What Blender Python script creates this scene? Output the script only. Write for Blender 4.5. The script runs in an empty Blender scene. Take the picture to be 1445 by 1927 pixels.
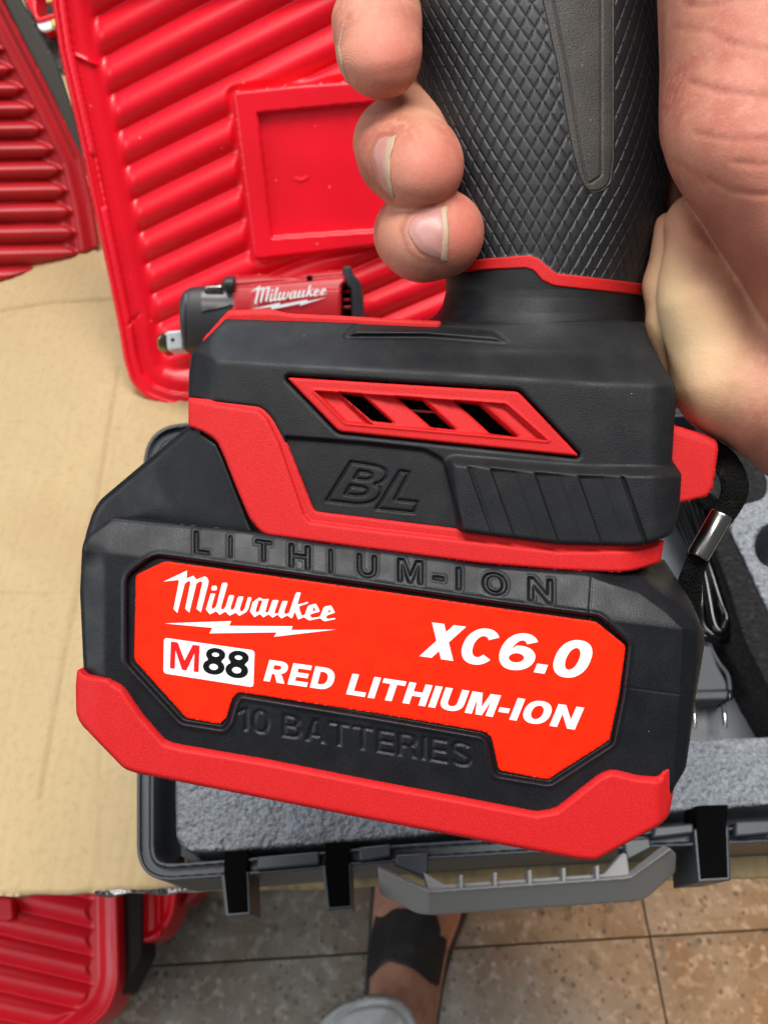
import bpy, bmesh, math, random
import numpy as np
from mathutils import Vector
from mathutils.bvhtree import BVHTree

random.seed(7); rng = np.random.default_rng(7)
SC = bpy.context.scene
COL = SC.collection

# ------------------------------------------------------------------ camera
TILT = math.radians(30.0)                       # the phone looks 30 degrees off straight down
FPX, CX, CY = 1455.0, 722.5, 963.5              # focal length and centre in photo pixels
CAM = np.array((0.0, 0.0, 1.0))
FW = np.array((0.0, math.sin(TILT), -math.cos(TILT)))
UP = np.array((0.0, math.cos(TILT), math.sin(TILT)))
RT = np.array((1.0, 0.0, 0.0))
cam = bpy.data.objects.new('camera', bpy.data.cameras.new('camera')); COL.objects.link(cam)
cam.location = CAM; cam.rotation_euler = (TILT, 0, 0)
cam.data.sensor_fit = 'VERTICAL'; cam.data.sensor_height = 36.0
cam.data.lens = FPX / 1927.0 * 36.0
cam.data.clip_start = 0.01; cam.data.clip_end = 50
cam.data.dof.use_dof = True; cam.data.dof.focus_distance = 0.168; cam.data.dof.aperture_fstop = 30
SC.camera = cam

# ------------------------------------------------------------------ light
W = bpy.data.worlds.new('World'); SC.world = W; W.use_nodes = True
W.node_tree.nodes['Background'].inputs[0].default_value = (0.86, 0.93, 1.0, 1)
W.node_tree.nodes['Background'].inputs[1].default_value = 0.16
SC.view_settings.view_transform = 'Standard'; SC.view_settings.look = 'None'
SC.view_settings.exposure = -0.24; SC.view_settings.gamma = 1.0
def area(name, loc, target, size, power, color):
    l = bpy.data.lights.new(name, 'AREA'); l.energy = power; l.color = color
    l.shape = 'RECTANGLE'; l.size, l.size_y = size
    o = bpy.data.objects.new(name, l); COL.objects.link(o); o.location = loc
    o.rotation_euler = (Vector(target) - Vector(loc)).to_track_quat('-Z', 'Y').to_euler()
    return o
area('ceiling_lamp', (0.15, 0.55, 2.7), (0, 0.2, 0.7), (1.6, 0.6), 72, (1.0, 0.97, 0.93))
area('ceiling_tube', (-0.62, -0.34, 2.6), (0, 0.3, 0.75), (1.2, 0.14), 9, (1.0, 0.98, 0.95))
area('front_window', (-0.5, 2.4, 2.1), (0, 0.1, 0.8), (1.6, 1.2), 30, (0.86, 0.93, 1.0))
area('side_fill', (-2.1, -0.5, 1.75), (0, 0.2, 0.75), (1.2, 1.4), 26, (0.93, 0.96, 1.0))  # added fill from the left to brighten the red lid, no known source
sp = bpy.data.lights.new('warm_lamp', 'SPOT'); sp.energy = 125; sp.color = (1.0, 0.45, 0.07); sp.spot_size = math.radians(32); sp.spot_blend = 1.0; sp.shadow_soft_size = 0.06
so = bpy.data.objects.new('warm_lamp', sp); COL.objects.link(so); so.location = (1.0, -0.75, 0.75)
so.rotation_euler = (Vector((0.46, 0.04, 0.0)) - Vector(so.location)).to_track_quat('-Z', 'Y').to_euler()

# ------------------------------------------------------------------ pixel -> place
def P(px, py, d):
    px, py, d = np.broadcast_arrays(np.asarray(px, float), np.asarray(py, float), np.asarray(d, float))
    return CAM + d[..., None] * (FW + RT * ((px - CX) / FPX)[..., None] + UP * ((CY - py) / FPX)[..., None])
def G(px, py, z):
    px, py, z = np.broadcast_arrays(np.asarray(px, float), np.asarray(py, float), np.asarray(z, float))
    dz = FW[2] + UP[2] * (CY - py) / FPX
    return P(px, py, (z - CAM[2]) / dz)
D0 = 0.165
PXM = D0 / FPX                                  # metres per photo pixel on the tool's own plane
def T(px, py, h):                               # the hand-held tool: h in those pixels, towards the camera
    return P(px, py, D0 - np.asarray(h, float) * PXM)
ZC = 0.60                                       # top of the cardboard
def lid_d(px, py): return 1.0 / (1 / 0.40 + (1 / 0.504 - 1 / 0.40) * np.asarray(py, float) / 750.0)
LU = 0.45 / FPX
def L(px, py, h): return P(px, py, lid_d(px, py) - np.asarray(h, float) * LU)

# ------------------------------------------------------------------ 2-D helpers
def rpoly(pts, r=8, n=5):
    """round the corners of a polygon; a point may carry its own radius as a third number"""
    out = []; N = len(pts)
    for i in range(N):
        p = np.array(pts[i][:2], float); a = np.array(pts[i - 1][:2], float); b = np.array(pts[(i + 1) % N][:2], float)
        rr = pts[i][2] if len(pts[i]) > 2 else r
        la, lb = np.linalg.norm(a - p), np.linalg.norm(b - p)
        k = min(rr, la * .45, lb * .45)
        if k < .3: out.append(tuple(p)); continue
        q0 = p + (a - p) / la * k; q1 = p + (b - p) / lb * k
        for t in np.linspace(0, 1, n):
            out.append(tuple((1 - t) ** 2 * q0 + 2 * t * (1 - t) * p + t * t * q1))
    return out
def sdf(X, Y, loops):
    """signed distance (negative inside, even-odd) to polygons"""
    if not isinstance(loops[0][0], (tuple, list, np.ndarray)): loops = [loops]
    shp = X.shape; x = X.ravel(); y = Y.ravel()
    d2 = np.full(x.shape, 1e18); ins = np.zeros(x.shape, bool)
    for lp in loops:
        lp = np.asarray(lp, float)
        for i in range(len(lp)):
            ax, ay = lp[i - 1]; bx, by = lp[i]
            ex, ey = bx - ax, by - ay; l2 = ex * ex + ey * ey
            if l2 < 1e-12: continue
            t = np.clip(((x - ax) * ex + (y - ay) * ey) / l2, 0, 1)
            d2 = np.minimum(d2, (x - ax - t * ex) ** 2 + (y - ay - t * ey) ** 2)
            if ey != 0:
                c = ((ay > y) != (by > y)) & (x < ex * (y - ay) / ey + ax)
                ins ^= c
    d = np.sqrt(d2)
    return np.where(ins, -d, d).reshape(shp)
def pdist(X, Y, pl):
    d2 = np.full(X.shape, 1e18)
    for (ax, ay), (bx, by) in zip(pl[:-1], pl[1:]):
        ex, ey = bx - ax, by - ay; l2 = ex * ex + ey * ey + 1e-9
        t = np.clip(((X - ax) * ex + (Y - ay) * ey) / l2, 0, 1)
        d2 = np.minimum(d2, (X - ax - t * ex) ** 2 + (Y - ay - t * ey) ** 2)
    return np.sqrt(d2)
def local_sdf(X, Y, loops, pad=14):
    """sdf only near the loops (far = +pad)"""
    out = np.full(X.shape, float(pad))
    for lp in loops: pass
    a = np.concatenate([np.asarray(l, float) for l in loops])
    m = (X > a[:, 0].min() - pad) & (X < a[:, 0].max() + pad) & (Y > a[:, 1].min() - pad) & (Y < a[:, 1].max() + pad)
    if m.any(): out[m] = np.clip(sdf(X[m], Y[m], loops), -pad, pad)
    return out
def sst(t): t = np.clip(t, 0, 1); return t * t * (3 - 2 * t)
def rnd(sd, r):                                 # rounded edge: drop near the outline
    d = np.clip(-sd, 0, r); return -(r - np.sqrt(np.maximum(r * r - (r - d) ** 2, 0)))
def interp(x, pts):
    p = np.asarray(pts, float); return np.interp(x, p[:, 0], p[:, 1])

# ------------------------------------------------------------------ objects
def mesh_np(name, V, F, mat, parent=None, smooth=True, sharp=None):
    me = bpy.data.meshes.new(name)
    V = np.asarray(V, float); org = np.zeros(3)
    me.from_pydata([], [], []) if False else None
    if isinstance(F, np.ndarray) and F.ndim == 2:
        n, k = F.shape
        me.vertices.add(len(V)); me.vertices.foreach_set('co', V.astype(np.float32).ravel())
        me.loops.add(n * k); me.loops.foreach_set('vertex_index', F.astype(np.int32).ravel())
        me.polygons.add(n); me.polygons.foreach_set('loop_start', np.arange(0, n * k, k, dtype=np.int32))
        me.update(calc_edges=True); me.validate()
    else:
        me.from_pydata([tuple(v) for v in V], [], [tuple(int(i) for i in f) for f in F]); me.validate(); me.update()
    me.polygons.foreach_set('use_smooth', np.full(len(me.polygons), smooth))
    if sharp is not None: me.set_sharp_from_angle(angle=math.radians(sharp))
    o = bpy.data.objects.new(name, me); COL.objects.link(o)
    if mat: me.materials.append(mat)
    if parent is not None:
        o.parent = parent; o.matrix_parent_inverse = parent_world(parent)
    return o
WLOC = {}
def parent_world(p):
    from mathutils import Matrix
    v = Vector((0, 0, 0))
    while p is not None:
        if p.name in WLOC: v += Vector(WLOC[p.name])
        p = None
    return Matrix.Translation(-v)
def thing(name, label, cat, loc, group=None):
    o = bpy.data.objects.new(name, None); COL.objects.link(o)
    o.empty_display_size = .01; o.location = loc; WLOC[o.name] = tuple(loc)
    o['label'] = label; o['category'] = cat
    if group: o['group'] = group
    return o
def tag(o, label, cat, group=None):
    o['label'] = label; o['category'] = cat
    if group: o['group'] = group
    return o

def relief(name, loops, hfun, step, mapf, mat, parent=None, back=0.01, bdir=None, keep=None):
    """a solid whose front is a height field over an outline (holes by even-odd), walls straight back"""
    if isinstance(loops[0][0], (int, float, np.floating)): loops = [loops]
    a = np.concatenate([np.asarray(l, float)[:, :2] for l in loops])
    x = np.arange(a[:, 0].min() - 2 * step, a[:, 0].max() + 3 * step, step)
    y = np.arange(a[:, 1].min() - 2 * step, a[:, 1].max() + 3 * step, step)
    X, Y = np.meshgrid(x, y)
    sd = sdf(X, Y, [np.asarray(l, float)[:, :2] for l in loops])
    ins = sd < 0
    cell = ins[:-1, :-1] | ins[1:, :-1] | ins[:-1, 1:] | ins[1:, 1:]
    gy, gx = np.gradient(sd, step); g = np.sqrt(gx * gx + gy * gy) + 1e-6
    mv = (sd > -0.35 * step)
    X2 = np.where(mv, X - sd * gx / g, X); Y2 = np.where(mv, Y - sd * gy / g, Y)
    s2 = np.where(mv, 0.0, sd)
    ids = np.arange(X.size).reshape(X.shape)
    q = np.stack([ids[1:, :-1][cell], ids[1:, 1:][cell], ids[:-1, 1:][cell], ids[:-1, :-1][cell]], 1)
    used = np.unique(q); rem = np.full(X.size, -1); rem[used] = np.arange(len(used)); q = rem[q]
    xs, ys, ss = X2.ravel()[used], Y2.ravel()[used], s2.ravel()[used]
    H = hfun(xs, ys, ss)
    V = mapf(xs, ys, H)
    e = np.concatenate([q[:, [0, 1]], q[:, [1, 2]], q[:, [2, 3]], q[:, [3, 0]]])
    key = np.sort(e, 1); _, inv, cnt = np.unique(key[:, 0] * (len(V) + 1) + key[:, 1], return_inverse=True, return_counts=True)
    be = e[cnt[inv] == 1]
    bv = np.unique(be); bm_ = np.full(len(V), -1); bm_[bv] = np.arange(len(bv)); n0 = len(V)
    bd = FW if bdir is None else np.asarray(bdir, float)
    top = V[bv]; bot = V[bv] + bd * back
    V = np.concatenate([V, top, bot]); nb = len(bv)
    w = np.stack([be[:, 1], be[:, 0], be[:, 0], be[:, 1]], 1)
    w = np.stack([n0 + bm_[be[:, 1]], n0 + bm_[be[:, 0]], n0 + nb + bm_[be[:, 0]], n0 + nb + bm_[be[:, 1]]], 1)
    return mesh_np(name, V, np.concatenate([q, w]), mat, parent)

def tube(name, pts, r, mat, parent=None, n=10, closed=False, caps=True):
    pts = [Vector(p) for p in pts]; N = len(pts); rr = r if hasattr(r, '__len__') else [r] * N
    V = []; F = []; up = None
    for i in range(N):
        t = (pts[min(i + 1, N - 1)] - pts[max(i - 1, 0)]) if not closed else pts[(i + 1) % N] - pts[i - 1]
        t.normalize()
        if up is None: up = t.orthogonal().normalized()
        else: up = (up - t * up.dot(t)).normalized()
        b = t.cross(up)
        for k in range(n):
            a = 2 * math.pi * k / n
            V.append(pts[i] + (up * math.cos(a) + b * math.sin(a)) * rr[i])
    for i in range(N if closed else N - 1):
        j = (i + 1) % N
        for k in range(n):
            F.append((i * n + k, i * n + (k + 1) % n, j * n + (k + 1) % n, j * n + k))
    if caps and not closed:
        F.append(tuple(range(n))[::-1]); F.append(tuple((N - 1) * n + k for k in range(n)))
    return mesh_np(name, [tuple(v) for v in V], F, mat, parent, sharp=50)
def smooth_path(pts, n=8):
    out = []; p = [np.array(q, float) for q in pts]; p = [2 * p[0] - p[1]] + p + [2 * p[-1] - p[-2]]
    for i in range(1, len(p) - 2):
        for t in np.linspace(0, 1, n, endpoint=False):
            out.append(.5 * ((2 * p[i]) + (-p[i - 1] + p[i + 1]) * t + (2 * p[i - 1] - 5 * p[i] + 4 * p[i + 1] - p[i + 2]) * t * t + (-p[i - 1] + 3 * p[i] - 3 * p[i + 1] + p[i + 2]) * t ** 3))
    out.append(p[-2]); return out
def prism(name, top, bottom, mat, parent=None, hole=None, bevel=0.0):
    """closed solid between two matching rings of 3-D points"""
    n = len(top); V = list(top) + list(bottom)
    F = [tuple(range(n)), tuple(range(2 * n - 1, n - 1, -1))]
    F += [(i, n + i, n + (i + 1) % n, (i + 1) % n) for i in range(n)]
    o = mesh_np(name, V, F, mat, parent, smooth=False)
    bm = bmesh.new(); bm.from_mesh(o.data); bmesh.ops.recalc_face_normals(bm, faces=bm.faces); bm.to_mesh(o.data); bm.free()
    if bevel:
        m = o.modifiers.new('bevel', 'BEVEL'); m.width = bevel; m.segments = 3; m.limit_method = 'ANGLE'; m.angle_limit = math.radians(25)
        o.data.polygons.foreach_set('use_smooth', np.ones(len(o.data.polygons), bool)); o.data.set_sharp_from_angle(angle=math.radians(35))
        m.harden_normals = False
    return o

# ------------------------------------------------------------------ materials
def mat(name, base, rough=.5, bumps=(), mix=None, spec=.5, sss=0, metal=0, speck=None, coat=0, rough_var=None, grain=0.0, gscale=2600):
    """bumps: (scale, strength, distance, detail); mix: (colour, scale, lo, hi); speck: (colour, scale, size)"""
    m = bpy.data.materials.new(name); m.use_nodes = True; nt = m.node_tree; N = nt.nodes; Lk = nt.links
    b = N['Principled BSDF']; b.inputs['Roughness'].default_value = rough; b.inputs['Metallic'].default_value = metal
    b.inputs['Specular IOR Level'].default_value = spec; b.inputs['Coat Weight'].default_value = coat
    tc = N.new('ShaderNodeTexCoord'); co = tc.outputs['Object']
    col = N.new('ShaderNodeRGB'); col.outputs[0].default_value = (*base, 1); c = col.outputs[0]
    for mx in (mix or ()):
        nz = N.new('ShaderNodeTexNoise'); nz.inputs['Scale'].default_value = mx[1]; nz.inputs['Detail'].default_value = 4
        Lk.new(co, nz.inputs['Vector'])
        mr = N.new('ShaderNodeMapRange'); mr.inputs[1].default_value = mx[2]; mr.inputs[2].default_value = mx[3]
        Lk.new(nz.outputs[0], mr.inputs[0])
        mm = N.new('ShaderNodeMix'); mm.data_type = 'RGBA'; Lk.new(mr.outputs[0], mm.inputs[0])
        Lk.new(c, mm.inputs[6]); mm.inputs[7].default_value = (*mx[0], 1); c = mm.outputs[2]
    for sk in (speck or ()):
        vz = N.new('ShaderNodeTexVoronoi'); vz.inputs['Scale'].default_value = sk[1]; Lk.new(co, vz.inputs['Vector'])
        mr = N.new('ShaderNodeMapRange'); mr.inputs[1].default_value = sk[2]; mr.inputs[2].default_value = sk[2] * .6
        Lk.new(vz.outputs['Distance'], mr.inputs[0])
        # only some cells
        sx = N.new('ShaderNodeSeparateColor'); Lk.new(vz.outputs['Color'], sx.inputs[0])
        gt = N.new('ShaderNodeMath'); gt.operation = 'GREATER_THAN'; gt.inputs[1].default_value = sk[3]; Lk.new(sx.outputs[0], gt.inputs[0])
        mu = N.new('ShaderNodeMath'); mu.operation = 'MULTIPLY'; Lk.new(mr.outputs[0], mu.inputs[0]); Lk.new(gt.outputs[0], mu.inputs[1])
        mm = N.new('ShaderNodeMix'); mm.data_type = 'RGBA'; Lk.new(mu.outputs[0], mm.inputs[0])
        Lk.new(c, mm.inputs[6]); mm.inputs[7].default_value = (*sk[0], 1); c = mm.outputs[2]
    if grain:
        nz = N.new('ShaderNodeTexNoise'); nz.inputs['Scale'].default_value = gscale; nz.inputs['Detail'].default_value = 3; Lk.new(co, nz.inputs['Vector'])
        mr = N.new('ShaderNodeMapRange'); mr.inputs[1].default_value = .3; mr.inputs[2].default_value = .7; mr.inputs[3].default_value = 1 - grain; mr.inputs[4].default_value = 1 + grain; Lk.new(nz.outputs[0], mr.inputs[0])
        mm = N.new('ShaderNodeVectorMath'); mm.operation = 'SCALE'; Lk.new(c, mm.inputs[0]); Lk.new(mr.outputs[0], mm.inputs['Scale']); c = mm.outputs[0]
    Lk.new(c, b.inputs['Base Color'])
    nrm = None
    for bp in bumps:
        nz = N.new('ShaderNodeTexNoise'); nz.inputs['Scale'].default_value = bp[0]; nz.inputs['Detail'].default_value = bp[3] if len(bp) > 3 else 2
        Lk.new(co, nz.inputs['Vector'])
        bu = N.new('ShaderNodeBump'); bu.inputs['Strength'].default_value = bp[1]; bu.inputs['Distance'].default_value = bp[2]
        Lk.new(nz.outputs[0], bu.inputs['Height'])
        if nrm: Lk.new(nrm, bu.inputs['Normal'])
        nrm = bu.outputs[0]
    if nrm: Lk.new(nrm, b.inputs['Normal'])
    if rough_var:
        nz = N.new('ShaderNodeTexNoise'); nz.inputs['Scale'].default_value = rough_var[0]; nz.inputs['Detail'].default_value = 5; Lk.new(co, nz.inputs['Vector'])
        mr = N.new('ShaderNodeMapRange'); mr.inputs[1].default_value = .3; mr.inputs[2].default_value = .7; mr.inputs[3].default_value = rough_var[1]; mr.inputs[4].default_value = rough_var[2]
        Lk.new(nz.outputs[0], mr.inputs[0]); Lk.new(mr.outputs[0], b.inputs['Roughness'])
    if sss:
        b.inputs['Subsurface Weight'].default_value = sss; b.inputs['Subsurface Radius'].default_value = (1, .35, .2); b.inputs['Subsurface Scale'].default_value = .0025
    return m
M = {}
M['black'] = mat('black_plastic', grain=.35, base=(.0075, .0084, .0102), rough=.44, bumps=((3600, .34, .0002), (1500, .07, .0002)), spec=.27, mix=(((.013, .0138, .0155), 160, .45, .75),), speck=(((.3, .3, .29), 330, .045, .93),), rough_var=(120, .42, .6))
M['black_gloss'] = mat('black_battery_plastic', grain=.35, base=(.0065, .0076, .0098), rough=.38, bumps=((3200, .24, .0002), (1200, .06, .0002)), spec=.27, mix=(((.011, .0122, .0145), 120, .45, .75),), speck=(((.3, .3, .29), 300, .04, .94),), rough_var=(150, .34, .5))
M['rubber'] = mat('black_rubber_grip', (.010, .0115, .014), .44, ((4200, .35, .00015),), (((.019, .02, .022), 90, .4, .8),), spec=.42, grain=.3, speck=(((.25, .24, .22), 420, .05, .90),))
M['inlay'] = mat('dark_grey_grip_insert', (.026, .024, .021), .55, ((3000, .6, .0003),), (((.042, .038, .033), 140, .4, .75),), grain=.35, speck=(((.30, .28, .25), 420, .07, .80), ((.2, .18, .16), 900, .10, .80)))
M['red'] = mat('red_rubber', (.55, .0105, .0115), .6, ((3600, .35, .0002),), (((.56, .012, .015), 220, .4, .75),), spec=.28, grain=.16, speck=(((.8, .25, .22), 700, .05, .93),))
M['label'] = mat('orange_red_label', (.87, .022, .003), .5, spec=.12, grain=.07, bumps=((2500, .10, .0001),), mix=(((.80, .017, .003), 300, .4, .7),), speck=(((.4, .01, .005), 900, .05, .9),))
M['white'] = mat('white_print', (.90, .92, .94), .5, spec=.2)
M['redprint'] = mat('red_print', (.68, .012, .012), .5, spec=.15)
M['blackprint'] = mat('black_print', (.004, .004, .005), .5, spec=.15)
M['dark'] = mat('dark_inside', (.002, .002, .002), .9, spec=.05)  # near-black: the shade of slots, gaps and holes put into the colour
M['lid'] = mat('red_case_plastic', (.88, .006, .024), .34, ((700, .06, .0004), (60, .04, .002)), (((.76, .006, .018), 30, .35, .75),), speck=(((.9, .16, .17), 130, .10, .86), ((.55, .004, .012), 60, .05, .8)))
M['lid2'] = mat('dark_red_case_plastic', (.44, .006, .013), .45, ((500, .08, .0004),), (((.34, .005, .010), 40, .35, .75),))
M['toolred'] = mat('red_tool_body', (.42, .010, .016), .42, ((1500, .2, .0003),))
M['toolblk'] = mat('grey_tool_nose', (.035, .035, .04), .45, ((1500, .2, .0003),))
M['tape'] = mat('clear_tape', (.09, .08, .085), .25)
M['steel'] = mat('steel', (.40, .39, .37), .2, metal=1.0, rough_var=(90, .15, .35))
M['case'] = mat('charcoal_case_plastic', (.034, .042, .053), .42, ((1200, .12, .0003),), (((.042, .047, .055), 40, .4, .7),))
M['handle'] = mat('grey_handle_plastic', (.25, .25, .245), .5, ((2500, .35, .0003),))
M['foam'] = mat('grey_foam', (.25, .27, .295), .9, ((620, .7, .004, 2), (1400, .5, .0012)), (((.37, .405, .445), 560, .40, .68), ((.17, .18, .195), 620, .56, .75)))
M['blackfoam'] = mat('black_foam', (.012, .012, .013), .95, ((420, 1.0, .005, 4),), (((.03, .029, .028), 300, .5, .7),))
M['cable'] = mat('black_cable', (.004, .004, .005), .12)
M['greyplastic'] = mat('grey_plug_plastic', (.055, .061, .069), .5, ((1500, .2, .0003),))
M['strap'] = mat('black_strap', (.003, .003, .003), .85, ((1800, 1.0, .002, 4),), (((.03, .022, .016), 400, .6, .8),), spec=.2)
M['cloth'] = mat('white_trouser_cloth', (.44, .46, .48), .9, ((900, .5, .001), (60, .3, .01)))
M['sandal'] = mat('black_sandal', (.012, .012, .013), .6, ((400, .3, .001),), (((.03, .028, .026), 40, .45, .7),))

# ------------------------------------------------------------------ lettering
def ell(cx, cy, rx, ry, a0, a1, n=16, p=2.0):
    out = []
    for a in np.radians(np.linspace(a0, a1, n)):
        c, q = math.cos(a), math.sin(a)
        out.append((cx + rx * math.copysign(abs(c) ** (2 / p), c), cy + ry * math.copysign(abs(q) ** (2 / p), q)))
    return out
def glyph(ch, w, tv, th):
    """outline loops of a plain bold capital, height 1 (y up); returns loops and width"""
    if ch == 'I': return [[(0, 0), (tv, 0), (tv, 1), (0, 1)]], tv
    if ch == '.': return [[(0, 0), (tv, 0), (tv, th * 1.15), (0, th * 1.15)]], tv
    if ch == '-': return [[(0, .27), (.42 * w, .27), (.42 * w, .27 + th), (0, .27 + th)]], .42 * w
    if ch == 'L': w *= .86; return [[(0, 0), (w, 0), (w, th), (tv, th), (tv, 1), (0, 1)]], w
    if ch == 'T': c = w / 2; return [[(c - tv / 2, 0), (c + tv / 2, 0), (c + tv / 2, 1 - th), (w, 1 - th), (w, 1), (0, 1), (0, 1 - th), (c - tv / 2, 1 - th)]], w
    if ch == 'H': h0, h1 = .5 - th / 2, .5 + th / 2; return [[(0, 0), (tv, 0), (tv, h0), (w - tv, h0), (w - tv, 0), (w, 0), (w, 1), (w - tv, 1), (w - tv, h1), (tv, h1), (tv, 1), (0, 1)]], w
    if ch == 'E': w *= .9; h0, h1 = .5 - th / 2, .5 + th / 2; return [[(0, 0), (w, 0), (w, th), (tv, th), (tv, h0), (w * .93, h0), (w * .93, h1), (tv, h1), (tv, 1 - th), (w * .98, 1 - th), (w * .98, 1), (0, 1)]], w
    if ch == 'X':
        d = tv * 1.22; k = .5 - .5 * (w / 2 - d) / (w / 2 - d / 2)
        return [[(0, 0), (d, 0), (w / 2, .5 - k), (w - d, 0), (w, 0), (w / 2 + d / 2, .5), (w, 1), (w - d, 1), (w / 2, .5 + k), (d, 1), (0, 1), (w / 2 - d / 2, .5)]], w
    if ch == 'N': return [[(0, 0), (tv, 0), (tv, .60), (w - tv, 0), (w, 0), (w, 1), (w - tv, 1), (w - tv, .40), (tv, 1), (0, 1)]], w
    if ch == 'M':
        w *= 1.18; c = w / 2
        return [[(0, 0), (tv, 0), (tv, .70), (c - tv * .45, 0), (c + tv * .45, 0), (w - tv, .70), (w - tv, 0), (w, 0), (w, 1), (w - tv * 1.4, 1), (c, .36), (tv * 1.4, 1), (0, 1)]], w
    if ch == 'A':
        w *= 1.05; d = tv * 1.08; c = w / 2; e = (c - d / 2)
        return [[(0, 0), (d, 0), (d + e * .2, .2), (w - d - e * .2, .2), (w - d, 0), (w, 0), (c + d / 2, 1), (c - d / 2, 1)], [(d + e * .38, .37), (w - d - e * .38, .37), (c, .37 + .40)]], w
    if ch == 'D':
        m = w * .42; return [[(0, 0)] + ell(m, .5, w - m, .5, -90, 90, 18, 2.3) + [(0, 1)], [(tv, th)] + ell(m, .5, w - m - tv, .5 - th, -90, 90, 14, 2.3) + [(tv, 1 - th)]], w
    if ch in 'O0':
        if ch == 'O': w *= 1.06
        else: w *= .92
        return [ell(w / 2, .5, w / 2, .52, 0, 350, 36, 2.25), ell(w / 2, .5, w / 2 - tv, .52 - th, 0, 346, 26, 2.1)], w
    if ch == 'U':
        return [[(0, 1)] + ell(w / 2, .40, w / 2, .42, 180, 360, 18, 2.3) + [(w, 1), (w - tv, 1)] + ell(w / 2, .40, w / 2 - tv, .42 - th, 360, 180, 14, 2.2) + [(tv, 1)]], w
    if ch == 'C': return [ell(w / 2, .5, w / 2, .52, 36, 322, 28, 2.15) + ell(w / 2, .5, w / 2 - tv, .52 - th, 318, 42, 22, 2.1)], w * .97
    if ch == 'R':
        return [[(0, 0), (tv, 0), (tv, .38), (.36 * w, .38), (.44 * w, .35), (w - tv * 1.22, 0), (w, 0), (.80 * w, .32), (.70 * w, .43)] + ell(.52 * w, .70, .44 * w, .30, -48, 90, 14, 2.3) + [(0, 1)],
                [(tv, .38 + th)] + ell(.50 * w, .69, .46 * w - tv, .31 - th, -90, 90, 10, 2.2) + [(tv, 1 - th)]], w
    if ch == 'B':
        return [[(0, 0)] + ell(.50 * w, .285, .50 * w, .285, -90, 58, 14, 2.3) + ell(.48 * w, .745, .455 * w, .255, -50, 90, 12, 2.3) + [(0, 1)],
                [(tv, th)] + ell(.5 * w, (th + .5 - th * .42) / 2, .5 * w - tv, (.5 - th * 1.42) / 2, -90, 90, 10) + [(tv, .5 - th * .42)], [(tv, .5 + th * .5)] + ell(.46 * w, (1.5 - th * .5) / 2, .46 * w - tv, (.5 - th * 1.5) / 2, -90, 90, 10) + [(tv, 1 - th)]], w
    if ch == 'S':
        t = (th + tv) / 2 * .96; c = ell(w / 2, .745, (w - t) / 2 * .94, .275 - t / 2, 18, 235, 18, 2.2) + ell(w / 2, .265, (w - t) / 2, .285 - t / 2, 55, -165, 18, 2.2)
        c = np.array(c); d = np.gradient(c, axis=0); d /= np.linalg.norm(d, axis=1)[:, None]; nn = np.stack([-d[:, 1], d[:, 0]], 1) * t / 2
        return [[tuple(q) for q in np.concatenate([c + nn, (c - nn)[::-1]])]], w
    if ch == '6':
        return [ell(w / 2, .5, w / 2, .52, 38, 270, 26, 2.15) + ell(w / 2, .325, w / 2, .345, 275, 462, 20, 2.1) + [(tv * 1.05, .56)] + ell(w / 2, .5, w / 2 - tv, .52 - th * .92, 165, 46, 12, 2.0),
                ell(w / 2, .325, w / 2 - tv, .345 - th, 0, 345, 22)], w
    if ch == '8':
        return [ell(w / 2, .76, .45 * w, .26, -42, 222, 22, 2.1) + ell(w / 2, .275, w / 2, .295, 128, 412, 24, 2.1), ell(w / 2, .76, .45 * w - tv * .95, .26 - th * .86, 0, 340, 18), ell(w / 2, .275, w / 2 - tv, .295 - th * .86, 0, 340, 20)], w
    if ch == '1': b = .30 * w; return [[(b, 0), (b + tv, 0), (b + tv, 1), (b + .03, 1), (0, .80), (0, .62), (b, .75)]], b + tv
    raise KeyError(ch)
def word(s, q, w=.80, tv=.24, th=.20, gap=.10, shear=0.0):
    """glyph loops of a whole line, mapped on four photo points; one list of loops per letter"""
    x = 0; out = []
    for ch in s:
        if ch == ' ': x += .42 * w; continue
        lp, ww = glyph(ch, w, tv, th)
        out.append([[(x + px + shear * py, py) for px, py in l] for l in lp]); x += ww + gap
    a = np.concatenate([np.asarray(l) for g in out for l in g]); lo, hi = a.min(0), a.max(0)
    return [[[tuple(p) for p in quad((np.asarray(l) - lo) / (hi - lo), q)] for l in g] for g in out]
def quad(uv, q):
    """unit square (v up) -> four photo points: lower left, lower right, upper right, upper left (projective)"""
    A = []; B = []
    for (u, v), (x, y) in zip(((0, 0), (1, 0), (1, 1), (0, 1)), q):
        A.append([u, v, 1, 0, 0, 0, -u * x, -v * x]); B.append(x)
        A.append([0, 0, 0, u, v, 1, -u * y, -v * y]); B.append(y)
    h = np.linalg.solve(np.array(A, float), np.array(B, float))
    uv = np.asarray(uv, float); w = h[6] * uv[:, 0] + h[7] * uv[:, 1] + 1
    return np.stack([(h[0] * uv[:, 0] + h[1] * uv[:, 1] + h[2]) / w, (h[3] * uv[:, 0] + h[4] * uv[:, 1] + h[5]) / w], 1)
def printed(name, s, q, h, m, parent, mapf=T, **k):
    for g in word(s, q, **k): flat(name, g, h, m, parent, mapf)
def text_loops(s, q, **k): return [l for g in word(s, q, **k) for l in g]
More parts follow.
